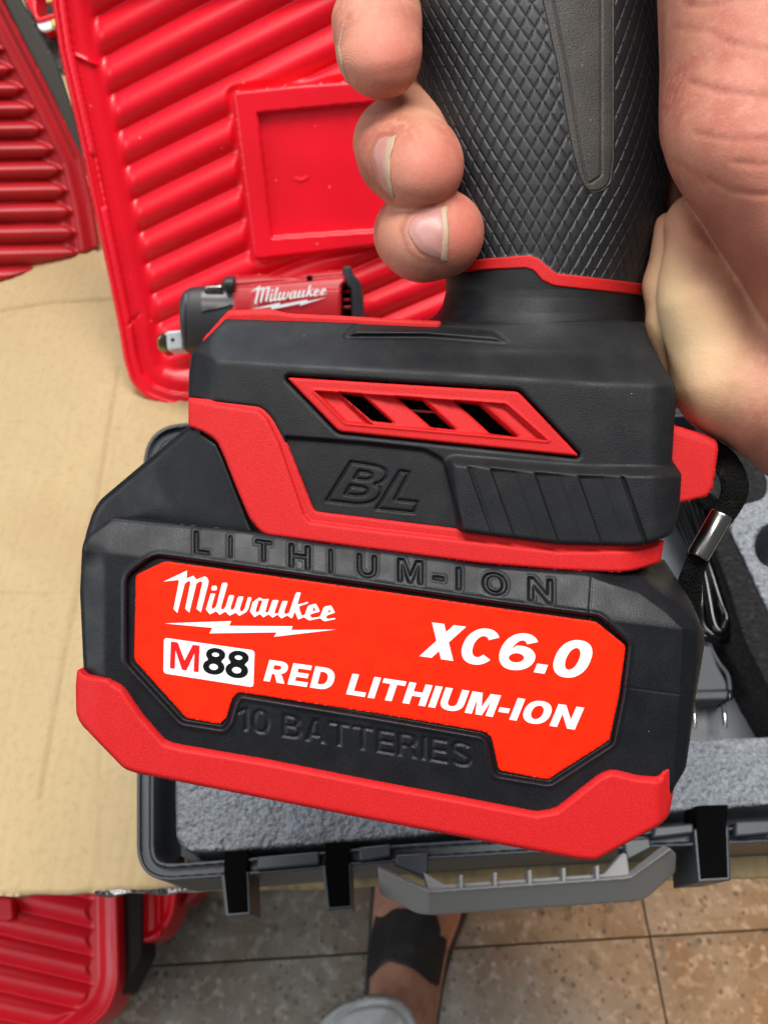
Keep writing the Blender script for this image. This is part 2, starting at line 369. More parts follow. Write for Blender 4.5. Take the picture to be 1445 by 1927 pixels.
def flat(name, loops, h, m, parent, mapf=T):
    """a thin printed shape from outline loops (first outer, the rest holes)"""
    from mathutils.geometry import tessellate_polygon
    pl = [[Vector((x, -y, 0)) for x, y in l] for l in loops]
    tri = tessellate_polygon(pl); a = np.concatenate([np.asarray(l, float) for l in loops])
    o = mesh_np(name, mapf(a[:, 0], a[:, 1], np.full(len(a), float(h))), [tuple(t) for t in tri], m, parent, smooth=False)
    bm = bmesh.new(); bm.from_mesh(o.data)
    for f in bm.faces:
        f.normal_update()
        if f.normal.dot(Vector(FW)) > 0: f.normal_flip()
    bm.to_mesh(o.data); bm.free(); return o
c3 = lambda pts: [(300 + x / 8.028, 1065 + y / 8.028) for x, y in pts]
c4 = lambda pts: [(460 + x / 7.605, 1095 + y / 7.605) for x, y in pts]
SCRIPT = [
  [c3([(65,237),(420,70),(415,190),(515,148),(560,205),(640,175),(690,158),(725,178),(745,222),(740,275),(630,700),(562,645),(645,290),(652,250),(635,232),(600,238),(562,268),(455,705),(393,645),(470,265),(470,240),(455,228),(425,235),(385,272),(275,712),(217,650),(298,240),(295,218),(275,212)])],
  [c3([(800,302),(855,298),(873,320),(868,360),(845,370),(795,368),(787,340)])],
  [c3([(778,416),(848,420),(790,610),(797,645),(820,650),(862,605),(945,275),(960,254),(1018,255),(1032,277),(935,620),(940,655),(970,658),(1005,610),(1050,460),(1065,441),(1125,443),(1130,462),(1078,625),(1083,660),(1110,665),(1140,625),(1185,480),(1200,460),(1265,462),(1270,480),(1218,640),(1225,685),(1255,690),(1290,640),(1335,490),(1345,472),(1385,473),(1392,492),(1345,650),(1310,700),(1210,753),(1155,705),(1065,751),(995,690),(915,739),(860,685),(765,731),(705,657)])],
  [c4([(80,425),(120,290),(215,222),(265,248),(350,245),(300,425),(318,443),(345,430),(400,270),(415,258),(485,262),(487,275),(432,430),(440,455),(475,450),(490,435),(540,285),(555,272),(620,275),(570,430),(580,462),(620,452),(640,440),(735,165),(760,147),(808,156),(760,318),(775,320),(900,287),(915,292),(900,310),(785,350),(790,400),(820,480),(850,480),(870,455),(905,355),(925,335),(1015,312),(1030,320),(1078,415),(1065,430),(950,460),(942,490),(970,515),(1075,500),(1095,465),(1130,375),(1155,352),(1235,337),(1248,350),(1295,440),(1180,480),(1170,510),(1190,530),(1300,517),(1295,535),(1150,563),(1135,560),(1085,520),(930,552),(855,505),(770,537),(722,425),(685,515),(670,520),(615,480),(530,522),(475,470),(405,512),(345,465),(272,507),(222,460),(145,505)]),
   c4([(205,265),(250,262),(255,285),(210,420),(180,440),(163,425),(165,400)]), c4([(990,365),(1002,362),(1018,405),(1005,418),(975,415)]), c4([(1212,395),(1222,393),(1233,425),(1220,440),(1195,438)])],
]
BOLT = c3([(80,868),(1088,833),(1055,905)]) + c4([(690,635),(668,688),(1308,682),(425,785),(465,722)]) + c3([(760,1018),(803,935)])

# =================================================================== THE SETTING
# floor of terrazzo tiles
def floor_mats():
    out = []
    for i, (a, b) in enumerate((((.215, .202, .168), (.16, .125, .08)), ((.24, .225, .19), (.175, .138, .092)), ((.205, .192, .158), (.15, .112, .068)))):
        out.append(mat('terrazzo', a, .38, ((300, .15, .0006),), ((b, 11, .42, .62), ((.15, .09, .045), 5, .52, .72), ((.33, .315, .28), 75, .52, .7), ((.13, .12, .10), 48, .58, .70), ((.16, .10, .055), 120, .56, .72)),
            speck=(((.075, .082, .076), 90, .36, .84), ((.11, .075, .048), 150, .40, .85), ((.30, .285, .25), 95, .36, .86)), rough_var=(20, .3, .5)))
    return out
FM = floor_mats()
fl = mesh_np('floor', [(-3, -3, -.012), (3, -3, -.012), (3, 3, -.012), (-3, 3, -.012)], [(0, 1, 2, 3)], mat('grout', (.11, .097, .078), .8, ((200, .4, .002),)), smooth=False)
fl['kind'] = 'structure'
tb = None
a0 = math.radians(3.0); ca, sa = math.cos(a0), math.sin(a0)
j0 = G(1222, 1762, 0)
TS = .305
def tile_mesh(i):
    g = .0008; w = TS - 2 * g; c = .0008
    V = []; 
    for z, ins in ((-.012, 0), (-c, 0), (0, c)):
        for x, y in ((0, 0), (1, 0), (1, 1), (0, 1)):
            V.append((g + ins + x * (w - 2 * ins), g + ins + y * (w - 2 * ins), z))
    F = [(8, 9, 10, 11)]
    for k in (0, 4):
        F += [(k + i_, k + (i_ + 1) % 4, k + 4 + (i_ + 1) % 4, k + 4 + i_) for i_ in range(4)]
    me = bpy.data.meshes.new('tile'); me.from_pydata(V, [], F); me.update(); me.materials.append(FM[i]); return me
TMS = [tile_mesh(i) for i in range(3)]
for i in range(-4, 2):
    for j in range(-2, 2):
        o = bpy.data.objects.new('tile', TMS[(i * 5 + j * 3) % 3]); COL.objects.link(o); o.parent = fl
        o.location = (j0[0] + (i * ca - j * sa) * TS, j0[1] + (i * sa + j * ca) * TS, random.uniform(-.0006, 0))
        o.rotation_euler = (0, 0, a0)

# cardboard the cases lie on
def cardboard_mat():
    m = mat('cardboard', (.45, .335, .18), .82, ((1400, .25, .0005), (90, .25, .003)), (((.47, .35, .185), 14, .35, .7), ((.37, .255, .12), 6, .5, .75), ((.39, .28, .14), 260, .5, .85)), speck=(((.3, .19, .09), 260, .10, .93),))
    nt = m.node_tree; N = nt.nodes; Lk = nt.links; b = N['Principled BSDF']
    tc = N.new('ShaderNodeTexCoord'); mp = N.new('ShaderNodeMapping'); mp.inputs['Scale'].default_value = (1, .16, 1); Lk.new(tc.outputs['Object'], mp.inputs[0])
    nz = N.new('ShaderNodeTexNoise'); nz.inputs['Scale'].default_value = 300; nz.inputs['Detail'].default_value = 3; Lk.new(mp.outputs[0], nz.inputs['Vector'])
    bu = N.new('ShaderNodeBump'); bu.inputs['Strength'].default_value = .3; bu.inputs['Distance'].default_value = .0008; Lk.new(nz.outputs[0], bu.inputs['Height'])
    mr = N.new('ShaderNodeMapRange'); mr.inputs[1].default_value = .40; mr.inputs[2].default_value = .75; mr.inputs[4].default_value = .16; Lk.new(nz.outputs[0], mr.inputs[0])
    mm = N.new('ShaderNodeMix'); mm.data_type = 'RGBA'; Lk.new(mr.outputs[0], mm.inputs[0]); Lk.new(b.inputs['Base Color'].links[0].from_socket, mm.inputs[6]); mm.inputs[7].default_value = (.33, .225, .105, 1); Lk.new(mm.outputs[2], b.inputs['Base Color'])
    old = b.inputs['Normal'].links[0].from_socket; Lk.new(old, bu.inputs['Normal']); Lk.new(bu.outputs[0], b.inputs['Normal'])
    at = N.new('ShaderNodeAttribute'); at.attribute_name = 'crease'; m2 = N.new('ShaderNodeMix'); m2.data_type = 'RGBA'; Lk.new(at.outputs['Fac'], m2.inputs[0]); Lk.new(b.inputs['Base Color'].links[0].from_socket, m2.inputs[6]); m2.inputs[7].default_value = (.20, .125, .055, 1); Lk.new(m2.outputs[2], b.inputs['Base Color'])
    return m
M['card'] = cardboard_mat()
y_edge0 = G(0, 1683, ZC); y_edge1 = G(1445, 1648, ZC)
def card_h(x, y, sd):
    """x,y in mm on the sheet; scored folds and a slow waviness, mm"""
    h = .5 * np.sin(x / 61.0 + 1) * np.sin(y / 83.0) + .15 * np.sin(x * 2 * np.pi / 6.4 + .4 * np.sin(y / 30.))
    for pl, w, d in FOLDS: h -= d * np.exp(-(pdist(x, y, pl) / w) ** 2)
    for pl, w, d in FOLDS: h += d * .55 * np.exp(-((pdist(x, y, pl) - 2.4 * w) / (1.3 * w)) ** 2)
    return h + rnd(sd, 2.0)
def cmm(px, py): p = G(px, py, ZC); return (p[0] * 1000, -p[1] * 1000)
FOLDS = [([cmm(75, 1500), cmm(120, 1240), cmm(175, 980), cmm(222, 690)], 1.2, 1.0), ([cmm(-200, 600), cmm(0, 583), cmm(100, 566), cmm(230, 560)], 1.4, 1.5),
         ([cmm(-300, 1120), cmm(0, 1116), cmm(90, 1118)], 0.9, .7), ([cmm(186, 1400), cmm(190, 1650)], .9, .35)]
eL, eR = cmm(-900, 1708), cmm(2100, 1632)
edge = [eL]
for t in np.linspace(0, 1, 90)[1:-1]:
    edge.append((eL[0] + (eR[0] - eL[0]) * t, eL[1] + (eR[1] - eL[1]) * t + random.uniform(-.5, .5)))
edge.append(eR)
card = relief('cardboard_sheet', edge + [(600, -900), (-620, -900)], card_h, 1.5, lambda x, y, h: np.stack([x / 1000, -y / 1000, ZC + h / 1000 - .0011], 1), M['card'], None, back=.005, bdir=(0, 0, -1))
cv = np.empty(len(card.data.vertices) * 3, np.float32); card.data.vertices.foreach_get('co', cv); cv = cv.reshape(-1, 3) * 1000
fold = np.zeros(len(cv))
for pl, w, d in FOLDS: fold = np.maximum(fold, min(.42, d * .36) * np.exp(-(pdist(cv[:, 0], -cv[:, 1], pl) / (w * .9)) ** 2))  # folds darkened: shade put into the colour where the relief shows little
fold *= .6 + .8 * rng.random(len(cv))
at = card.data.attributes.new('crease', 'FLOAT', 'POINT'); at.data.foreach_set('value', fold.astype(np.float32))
tag(card, 'large flat sheet of tan cardboard with scored fold lines under the tool cases', 'cardboard')
# =================================================================== THE HAND-HELD TOOL
tool = thing('power_tool', 'large black and red cordless power tool held in the hand, orange label on its battery', 'power tool', tuple(T(740, 1040, -300)))

# ---- battery
bat_out = rpoly([(211, 972, 6), (330, 985), (470, 998), (607, 1021), (760, 1040), (901, 1060), (1060, 1072), (1180, 1066), (1249, 1052, 4), (1301, 1134, 14), (1324, 1187, 10), (1325, 1214, 12),
                 (1310, 1303), (1290, 1446), (1268, 1482, 6), (1255, 1520), (1110, 1600), (1088, 1600), (700, 1525), (262, 1440), (168, 1345), (158, 1262), (155, 1200), (151, 1114), (155, 1030, 20), (162, 1008, 16)], 10)
FP = [(-100, 900), (211, 974), (470, 1000), (607, 1023), (760, 1041), (901, 1067), (1102, 1083), (1146, 1098), (1204, 1117), (1253, 1153), (1284, 1185), (1279, 1300), (1268, 1440), (1262, 1700), (-100, 1700)]
LP = rpoly([(241, 1084, 16), (292, 1046, 16), (420, 1064), (700, 1103), (950, 1139), (1126, 1162, 10), (1181, 1211, 10), (1169, 1310), (1151, 1398, 6), (1034, 1474, 8), (932, 1457, 10),
            (918, 1393, 8), (906, 1383, 8), (700, 1347), (452, 1306, 8), (442, 1318, 8), (430, 1360, 8), (420, 1370, 6), (344, 1358, 8), (241, 1246, 10)], 8)
TOPL = [(0, 948), (211, 974), (470, 1000), (607, 1023), (760, 1041), (901, 1067), (1102, 1083), (1400, 1110)]
LABL = [(0, 1016), (292, 1052), (420, 1066), (700, 1106), (950, 1142), (1126, 1166), (1400, 1200)]
LI = []
for s, q in (('L', (366, 1041, 395, 1045, 395, 1003, 366, 999)), ('I', (431, 1049, 437, 1050, 437, 1009, 431, 1008)), ('T', (481, 1055, 512, 1059, 512, 1019, 481, 1015)),
             ('H', (544, 1066, 584, 1072, 584, 1028, 544, 1022)), ('I', (619, 1077, 626, 1078, 626, 1034, 619, 1033)), ('U', (672, 1084, 709, 1089, 709, 1046, 672, 1041)),
             ('M', (748, 1093, 796, 1100, 796, 1056, 748, 1050)), ('-', (814, 1090, 836, 1094, 836, 1086, 814, 1083)), ('I', (858, 1109, 868, 1110, 868, 1068, 858, 1067)),
             ('O', (907, 1116, 954, 1123, 954, 1081, 907, 1075)), ('N', (993, 1129, 1040, 1136, 1040, 1091, 993, 1085))):
    LI += text_loops(s, [(q[0], q[1]), (q[2], q[3]), (q[4], q[5]), (q[6], q[7])], w=.85, tv=.20, th=.17)
BT = text_loops('10 BATTERIES', [(447, 1374), (888, 1446), (888, 1398), (447, 1327)], w=.80, tv=.21, th=.17, gap=.09)
def bat_h(x, y, sd):
    yt, yl = interp(x, TOPL), interp(x, LABL)
    h = -34 * (1 - np.clip((y - yt) / (yl - yt), -.3, 1))
    h = -np.log1p(np.exp(-h / 2.5)) * 2.5                              # soft crease
    d = np.maximum(sdf(x, y, FP), 0)
    h -= .75 * d + 1.6 * np.log1p(np.exp((d - 27) / 2.0)) * 2.0
    h -= .55 * np.log1p(np.exp((196 - x) / 4.0)) * 4.0 * sst((y - 1010) / 60)   # left edge turned back
    s = local_sdf(x, y, [LP], 30)
    h -= 15 * sst((-s + 4) / 7.0)
    h += 3.0 * np.exp(-((s - 7) / 4.0) ** 2)                            # soft raised lip round the label
    t = local_sdf(x, y, LI, 12)
    h -= 5.0 * sst((-t + 1.5) / 5.5) - 1.4 * np.exp(-((t - 2.5) / 2.4) ** 2)
    t = local_sdf(x, y, BT, 12)
    h -= 3.6 * sst((-t + 1.5) / 6.0)
    # the bar that carries the second line of raised/cut letters
    h -= 5.0 * np.exp(-((pdist(x, y, [(905, 1398), (914, 1455), (930, 1476), (1032, 1494)]) / 5) ** 2)) * 0
    h -= 2.0 * np.exp(-(pdist(x, y, [(1113, 1088), (1108, 1164)]) / 2.0) ** 2)
    h -= 1.2 * np.exp(-(pdist(x, y, [(1166, 1292), (1290, 1308)]) / 1.6) ** 2)
    return h + rnd(sd, 9) - 2
battery = relief('battery', [bat_out], bat_h, 2.0, T, M['black_gloss'], tool, back=.062)
# label sheet
lab_out = rpoly([(256, 1082, 6), (311, 1056, 8), (420, 1071), (700, 1110), (950, 1146), (1121, 1170, 5), (1177, 1215, 6), (1164, 1308), (1146, 1393, 3), (1030, 1467, 5), (938, 1450, 8),
                 (925, 1388, 10), (912, 1377, 8), (700, 1341), (448, 1302, 9), (437, 1315, 9), (426, 1352, 8), (416, 1363, 6), (351, 1351, 5), (253, 1242, 8)], 6)
def lab_h(x, y, sd):
    return -13.0 + .25 * np.sin(x / 37.) * np.sin(y / 29.) + rnd(sd, 2.5) * .7
label = relief('label', [lab_out], lab_h, 2.5, T, M['label'], battery, back=.0002)
for lp in SCRIPT: flat('printed_letters', lp, -12.2, M['white'], battery)
flat('printed_lightning_bolt', [BOLT], -12.2, M['white'], battery)
flat('printed_badge', [rpoly([(309, 1200), (479.5, 1224), (477, 1293.5), (308, 1267)], 7)], -12.3, M['white'], battery)
printed('badge_letter', 'M', [(320, 1257), (374, 1265), (376, 1215), (322, 1207)], -11.4, M['redprint'], battery, tv=.16)
printed('badge_numeral', '88', [(381, 1266), (466, 1279), (470, 1227), (386, 1217)], -11.4, M['blackprint'], battery, w=.82, tv=.24, th=.20, gap=.04, shear=.06)
printed('printed_letters', 'XC6.0', [(789, 1236), (1107, 1281), (1117, 1208), (797, 1168)], -12.2, M['white'], battery, w=.92, tv=.27, th=.215, gap=.09, shear=.23)
printed('printed_letters', 'RED', [(496, 1281), (626, 1300), (632, 1259), (503, 1241)], -12.2, M['white'], battery, w=.90, tv=.27, th=.21, gap=.13, shear=.10)
printed('printed_letters', 'LITHIUM-ION', [(651, 1307), (1087, 1375), (1099, 1331), (658, 1266)], -12.2, M['white'], battery, w=.90, tv=.27, th=.21, gap=.12, shear=.12)

# red lower guard of the battery
g_top = [(146, 1258, 6), (162, 1272, 6), (217, 1280, 14), (236, 1292, 12), (271, 1344), (314, 1393, 12), (341, 1400, 12), (500, 1427), (700, 1467), (860, 1497), (1010, 1526, 12), (1044, 1520, 12), (1126, 1455, 12), (1151, 1446, 14), (1200, 1458), (1236, 1461, 8), (1260, 1441, 6), (1268, 1434, 5), (1274, 1447, 6)]
g_out = rpoly(g_top + [(1259, 1532, 8), (1246, 1550, 10), (1120, 1619, 8), (1088, 1617, 10), (700, 1543), (262, 1456, 8), (235, 1448, 12), (153, 1363, 10), (144, 1344, 10), (143, 1290)], 8)
g_line = [p[:2] for p in g_top]
def guard_h(x, y, sd):
    d = pdist(x, y, g_line[2:-3])
    h = 12 - 10 * (1 - sst(d / 15.0))                                      # lit bevel along the upper edge
    h -= .5 * np.log1p(np.exp((178 - x) / 4)) * 4
    h -= .75 * np.log1p(np.exp((x - 1238) / 3)) * 3
    h -= 3.5 * np.exp(-((y - (1543 + (x - 700) * .194) - 6) / 9) ** 2)
    return h + rnd(sd, 8)
relief('bottom_guard', [g_out], guard_h, 2.2, T, M['red'], battery, back=.068)
# sloping black shoulder of the battery behind the red trim
sh_out = rpoly([(356, 800, 6), (396, 804, 10), (440, 850), (470, 920), (505, 1010), (470, 1012), (330, 1040), (200, 1050), (156, 1040), (162, 1005), (174, 966, 12), (187, 942, 16), (341, 812, 10)], 8)
def sh_h(x, y, sd):
    # a broad rounded block whose crest runs along (400,830)-(470,1000)
    c = pdist(x, y, [(395, 800), (425, 880), (475, 1010)])
    h = -52 - .30 * c - 18 * sst((c - 120) / 90)
    h -= 10 * np.exp(-(pdist(x, y, [(386, 814), (412, 832), (428, 868), (470, 976), (482, 1000)]) / 6) ** 2)
    return h + rnd(sd, 14)
relief('battery_shoulder', [sh_out], sh_h, 2.5, T, M['black_gloss'], battery, back=.055)

# ---- red trim between housing and battery
tr_out = rpoly([(355, 748, 4), (403, 752), (492, 762), (515, 786), (540, 830), (592, 962), (700, 975), (882, 997), (1053, 1018), (1215, 1022), (1250, 1016, 4), (1246, 1034), (1243, 1058, 8), (1181, 1078, 40), (1054, 1073), (900, 1060),
                (700, 1034), (500, 1007), (487, 997, 10), (470, 976), (446, 920), (421, 856, 20), (408, 829, 20), (386, 814, 20), (355, 802, 6)], 10)
tr_in = [(355, 752), (403, 760), (486, 772), (503, 788), (525, 832), (572, 968), (584, 982), (700, 997), (882, 1018), (1053, 1038), (1200, 1036), (1246, 1024)]
def tr_h(x, y, sd):
    d = pdist(x, y, tr_in); s = sdf(x, y, [tr_in + [(1246, 700), (355, 700)]])
    h = -40 - 9 * sst((-s + 2) / 6) - 2 * np.exp(-(d / 3.5) ** 2)
    h -= .55 * np.log1p(np.exp((x - 1185) / 10)) * 10
    h -= .35 * np.log1p(np.exp((392 - x) / 5)) * 5
    return h + rnd(sd, 6)
relief('red_trim', [tr_out], tr_h, 2.2, T, M['red'], tool, back=.05)

# ---- black housing
HL = [(-200, 738), (0, 762), (143, 786), (300, 800), (400, 815), (500, 838), (548, 840), (575, 833), (592, 822), (604, 804), (612, 775), (640, 700), (670, 640)]
HR = [(-200, 1228), (0, 1238), (100, 1244), (200, 1251), (300, 1256), (350, 1255), (420, 1246), (500, 1228), (545, 1217), (575, 1212), (612, 1216), (640, 1224), (670, 1240)]
HZ = [(-200, -215), (0, -245), (500, -315), (560, -325), (670, -330)]
HD = [(-200, 168), (0, 170), (300, 176), (480, 176), (545, 178), (590, 184), (615, 194), (640, 206), (670, 216)]
def surf_z(x, y):
    l, r = interp(y, HL), interp(y, HR); s = np.clip((x - (l + r) / 2) / ((r - l) / 2), -1, 1)
    return interp(y, HZ) + interp(y, HD) * np.sqrt(1 - s * s)
ho_out = rpoly([(425, 600, 4), (620, 604), (804, 606), (900, 604), (1150, 600), (1212, 606), (1221, 640, 12), (1246, 686), (1268, 722, 10), (1273, 745, 12), (1268, 800), (1264, 866, 3), (1282, 892, 6), (1278, 956, 8), (1265, 1006, 14), (1208, 1028, 30),
                (1053, 1025), (882, 1003), (589, 969, 8), (532, 830, 10), (510, 787, 12), (492, 769, 14), (403, 758), (355, 748, 3), (356, 700), (361, 664, 4)], 8)
VO = rpoly([(539, 710), (975, 737), (1090, 859), (638, 812)], 9)
def grow(pts, k):
    c = np.asarray(pts, float); n = len(c); out = []
    ar = sum(c[i - 1][0] * c[i][1] - c[i][0] * c[i - 1][1] for i in range(n))
    sg = 1 if ar > 0 else -1
    for i in range(n):
        t = c[(i + 1) % n] - c[i - 1]; t /= np.linalg.norm(t) + 1e-9
        out.append((c[i][0] + sg * t[1] * k, c[i][1] - sg * t[0] * k))
    return out
RL = [(300, 655), (361, 664), (403, 676), (500, 682), (888, 704), (1130, 720), (1400, 728)]
LR = [(856, 878), (1000, 890), (1100, 897), (1320, 899), (1320, 1080), (905, 1080), (876, 1000)]
BP = rpoly([(534, 819), (690, 831), (800, 843, 10), (836, 862, 12), (880, 1020), (575, 1020)], 6)
BLt = text_loops('B', [(615, 942), (706, 953), (733, 881), (650, 868)], w=.95, tv=.27, th=.2, shear=.12) + text_loops('L', [(709, 957), (784, 965), (790, 892), (733, 884)], w=.95, tv=.27, th=.22, shear=.30)
BUMP = rpoly([(650, 634, 3), (672, 612, 8), (800, 616), (930, 623, 10), (955, 646, 3), (900, 642), (800, 634)], 6)
def ho_h(x, y, sd):
    yr = interp(x, RL); u = (yr - y)
    h = -47 - 1.25 * np.log1p(np.exp(np.clip(u / 3.0, -40, 40))) * 3.0
    h -= .9 * np.log1p(np.exp((402 - x) / 3)) * 3
    h -= 22 * np.clip((x - 1222) / 46, 0, 2) ** 2
    lr = sdf(x, y, [LR])
    h += 24 * (1 - sst(np.clip(lr + 2, 0, 26) / 26))
    b = local_sdf(x, y, [BP], 20)
    h -= 11 * sst((-b + 1) / 8)
    h -= 10 * np.exp(-((b - 0) / 2.5) ** 2) * (x < 560) * 0
    q = (x - .352 * (y - 890) - 928) / 80.0
    fr = q - np.floor(q)
    msk = sst((y - interp(x, [(850, 872), (1000, 886), (1100, 893), (1300, 896)])) / 7) * sst((1040 - y) / 4) * sst((q + .58) / .04) * sst((3.09 - q) / .10)
    sw = np.where(fr < .07, fr / .07 * .93, 1 - fr)
    h -= msk * (8.0 * sw + 8 * np.exp(-(np.minimum(fr, 1 - fr) * 80 / 3.0) ** 2) + 2.0 * np.exp(-((fr - .5) * 80 / 2.0) ** 2))
    h -= 6 * msk * 0
    # soft hollow between the letter panel and the ribs
    t = local_sdf(x, y, BLt, 12)
    h -= 6.0 * np.exp(-(t / 2.3) ** 2) * (np.abs(t) < 11)
    bm = local_sdf(x, y, [BUMP], 20)
    h += 15 * sst(-bm / 9.0) - 3 * np.exp(-((bm - 2) / 2.5) ** 2)
    nk = surf_z(x, y) - 60 * sst((y - 655) / 40) - 80 * sst((815 - x) / 40)
    h = h + 16 * np.log1p(np.exp(np.clip((nk - h) / 16, -30, 30)))       # the neck runs smoothly into the top
    return h + rnd(sd, 9)
housing = relief('housing', [ho_out, grow(VO, 3.0)], ho_h, 2.0, T, M['black'], tool, back=.040)
# red vent panel with three slanted openings
VI = rpoly([(588, 734), (952, 759), (1034, 831), (650, 797)], 5)
slots = [rpoly([(637, 738), (682, 742), (743, 797), (700, 792)], 3), rpoly([(745, 746), (795, 750), (858, 809), (811, 804)], 3), rpoly([(854, 754), (903, 758), (976, 823), (922, 816)], 3)]
def vent_h(x, y, sd):
    s = sdf(x, y, [VI])
    h = -44 - 7 * sst((-s) / 4) + 2.5 * np.exp(-(s / 3) ** 2)
    q = (x - 1.1 * (y - 740) - 637) / 108.5
    fr = q - np.floor(q)
    h += sst(-s / 6) * (-14 * np.clip((fr - .42) / .58, 0, 1))
    return h + rnd(sd, 5)
vent = relief('vent_panel', [VO] + slots, vent_h, 1.6, T, M['red'], housing, back=.004)
relief('inner_core', [[(375, 790), (420, 700), (1235, 760), (1235, 1040), (1000, 1090), (480, 1060), (250, 985), (260, 920)]], lambda x, y, s: np.full(x.shape, -150.), 12, T, M['dark'], tool, back=.02)  # added filler, black so the gaps between parts read as shaded
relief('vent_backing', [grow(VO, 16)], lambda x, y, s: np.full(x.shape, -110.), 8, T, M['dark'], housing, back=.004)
vb = []
for q in ((660, 758, 950, 790), (700, 775, 1000, 812)):
    pass
mesh_np('vent_lever', T([770, 812, 818, 776], [770, 773, 778, 775], [-100] * 4), [(0, 1, 2, 3)], M['lid2'], housing, smooth=False)

# red half-shell that shows above the housing, and the red loop for the strap
relief('upper_trim', [rpoly([(380, 640), (430, 584, 6), (508, 581), (545, 590, 10), (640, 594), (727, 599), (830, 604), (830, 640), (420, 680)], 5)], lambda x, y, s: -150 - .2 * np.abs(y - 592) + rnd(s, 8), 3, T, M['red'], tool, back=.03)
relief('strap_loop', [rpoly([(1235, 780), (1268, 800), (1325, 817), (1347, 828, 14), (1351, 842, 10), (1346, 880), (1341, 916), (1332, 934, 14), (1283, 946), (1262, 950), (1240, 950)], 6)], lambda x, y, s: -120 - .25 * np.clip(835 - .33 * (1325 - x) - y, 0, 40) + rnd(s, 6), 2.5, T, M['red'], tool, back=.012)

# ---- handle: diamond-cut grip, red band, neck
BT_TOP = [(700, 506), (871, 505), (894, 491), (960, 485), (997, 482), (1014, 489), (1030, 503), (1048, 517), (1080, 520), (1214, 537), (1300, 545)]
BT_BOT = [(700, 521), (871, 509), (930, 504), (991, 502), (1006, 508), (1020, 526), (1040, 535), (1070, 539), (1217, 554), (1300, 560)]
INL = rpoly([(1005, -120), (1020, 0), (1046, 114), (1077, 285), (1091, 337, 18), (1105, 362, 12), (1132, 358, 12), (1147, 343, 8), (1152, 300), (1152, -120)], 6)
def handle_xyz(th, v, v0f, v1f, n=1.0, rel=None):
    """th over the section, v 0..1 between two curves; returns x, y, z in tool pixels"""
    yy = np.full(th.shape, 300.0)
    for _ in range(4):
        l, r = interp(yy, HL), interp(yy, HR); x = (l + r) / 2 + (r - l) / 2 * np.sin(th)
        y0, y1 = v0f(x), v1f(x); yy = y0 + (y1 - y0) * v
    l, r = interp(yy, HL), interp(yy, HR); cx = (l + r) / 2; w = (r - l) / 2; zc = interp(yy, HZ); d = interp(yy, HD)
    return cx, w, zc, d, yy
def handle_part(name, v0f, v1f, rows, mt, off=0., knurl=False, round_ends=0.):
    th = np.concatenate([np.linspace(-1.65, 1.65, 560 if knurl else 150), np.linspace(1.65, 2 * math.pi - 1.65, 50)[1:-1]])
    v = np.linspace(0, 1, rows)
    TH, Vv = np.meshgrid(th, v)
    cx, w, zc, d, y = handle_xyz(TH, Vv, v0f, v1f)
    o = np.full(TH.shape, float(off))
    if round_ends:
        L_ = np.minimum(Vv, 1 - Vv) * (v1f(cx) - v0f(cx)); o += rnd(-L_, round_ends)
    x0 = cx + w * np.sin(TH); z0 = zc + d * np.cos(TH)
    if knurl:
        arc = TH * 205.0
        a = arc / 24.0 + (y - 100) / 45.0; b = arc / 24.0 - (y - 100) / 45.0
        fa = np.abs(a - np.round(a)); fb = np.abs(b - np.round(b))
        g = np.minimum(fa, fb) * 21.0                                    # distance to the nearest cut, px
        k = -1.5 * (1 - sst(g / 2.2)) + .8 * np.minimum(1, g / 5.5) - .8 - .9 * (a - np.floor(a))
        mi = local_sdf(x0, y, [INL], 20); front = np.cos(TH) > 0
        k = np.where(front, k * sst(mi / 5.0) - 7 * sst(-mi / 3.0 + .2), k)
        k *= sst((v1f(x0) - y) / 5.0)
        o += k
    x = cx + (w + o) * np.sin(TH); z = zc + (d + o) * np.cos(TH)
    Pt = T(x.ravel(), y.ravel(), z.ravel())
    nr, nc = TH.shape; ids = np.arange(nr * nc).reshape(nr, nc); nx = np.roll(ids, -1, 1)
    q = np.stack([ids[1:].ravel(), nx[1:].ravel(), nx[:-1].ravel(), ids[:-1].ravel()], 1)
    return mesh_np(name, Pt, q, mt, tool)
bt, bb = (lambda x: interp(x, BT_TOP)), (lambda x: interp(x, BT_BOT))
handle_part('handle_grip', lambda x: np.full(np.shape(x), -190.), lambda x: bt(x) - 1, 440, M['rubber'], 2, True)
handle_part('collar_band', lambda x: bt(x) - 3, lambda x: bb(x) + 3, 14, M['red'], 4, False, 4)
handle_part('neck', lambda x: bb(x) - 1, lambda x: np.full(np.shape(x), 668.), 70, M['black'], 1)
INN = rpoly([(1025, -120), (1041, 0), (1067, 130), (1099, 320), (1107, 346, 5), (1118, 340, 5), (1131, 331, 5), (1131, -120)], 5)
def inl_h(x, y, sd):
    s = local_sdf(x, y, [INN], 12)
    return surf_z(x, y) + 3.0 + rnd(sd, 3) - 4.0 * np.exp(-(s / 1.8) ** 2) * (s < 11)
relief('grip_insert', [INL], inl_h, 1.8, T, M['inlay'], tool, back=.002)

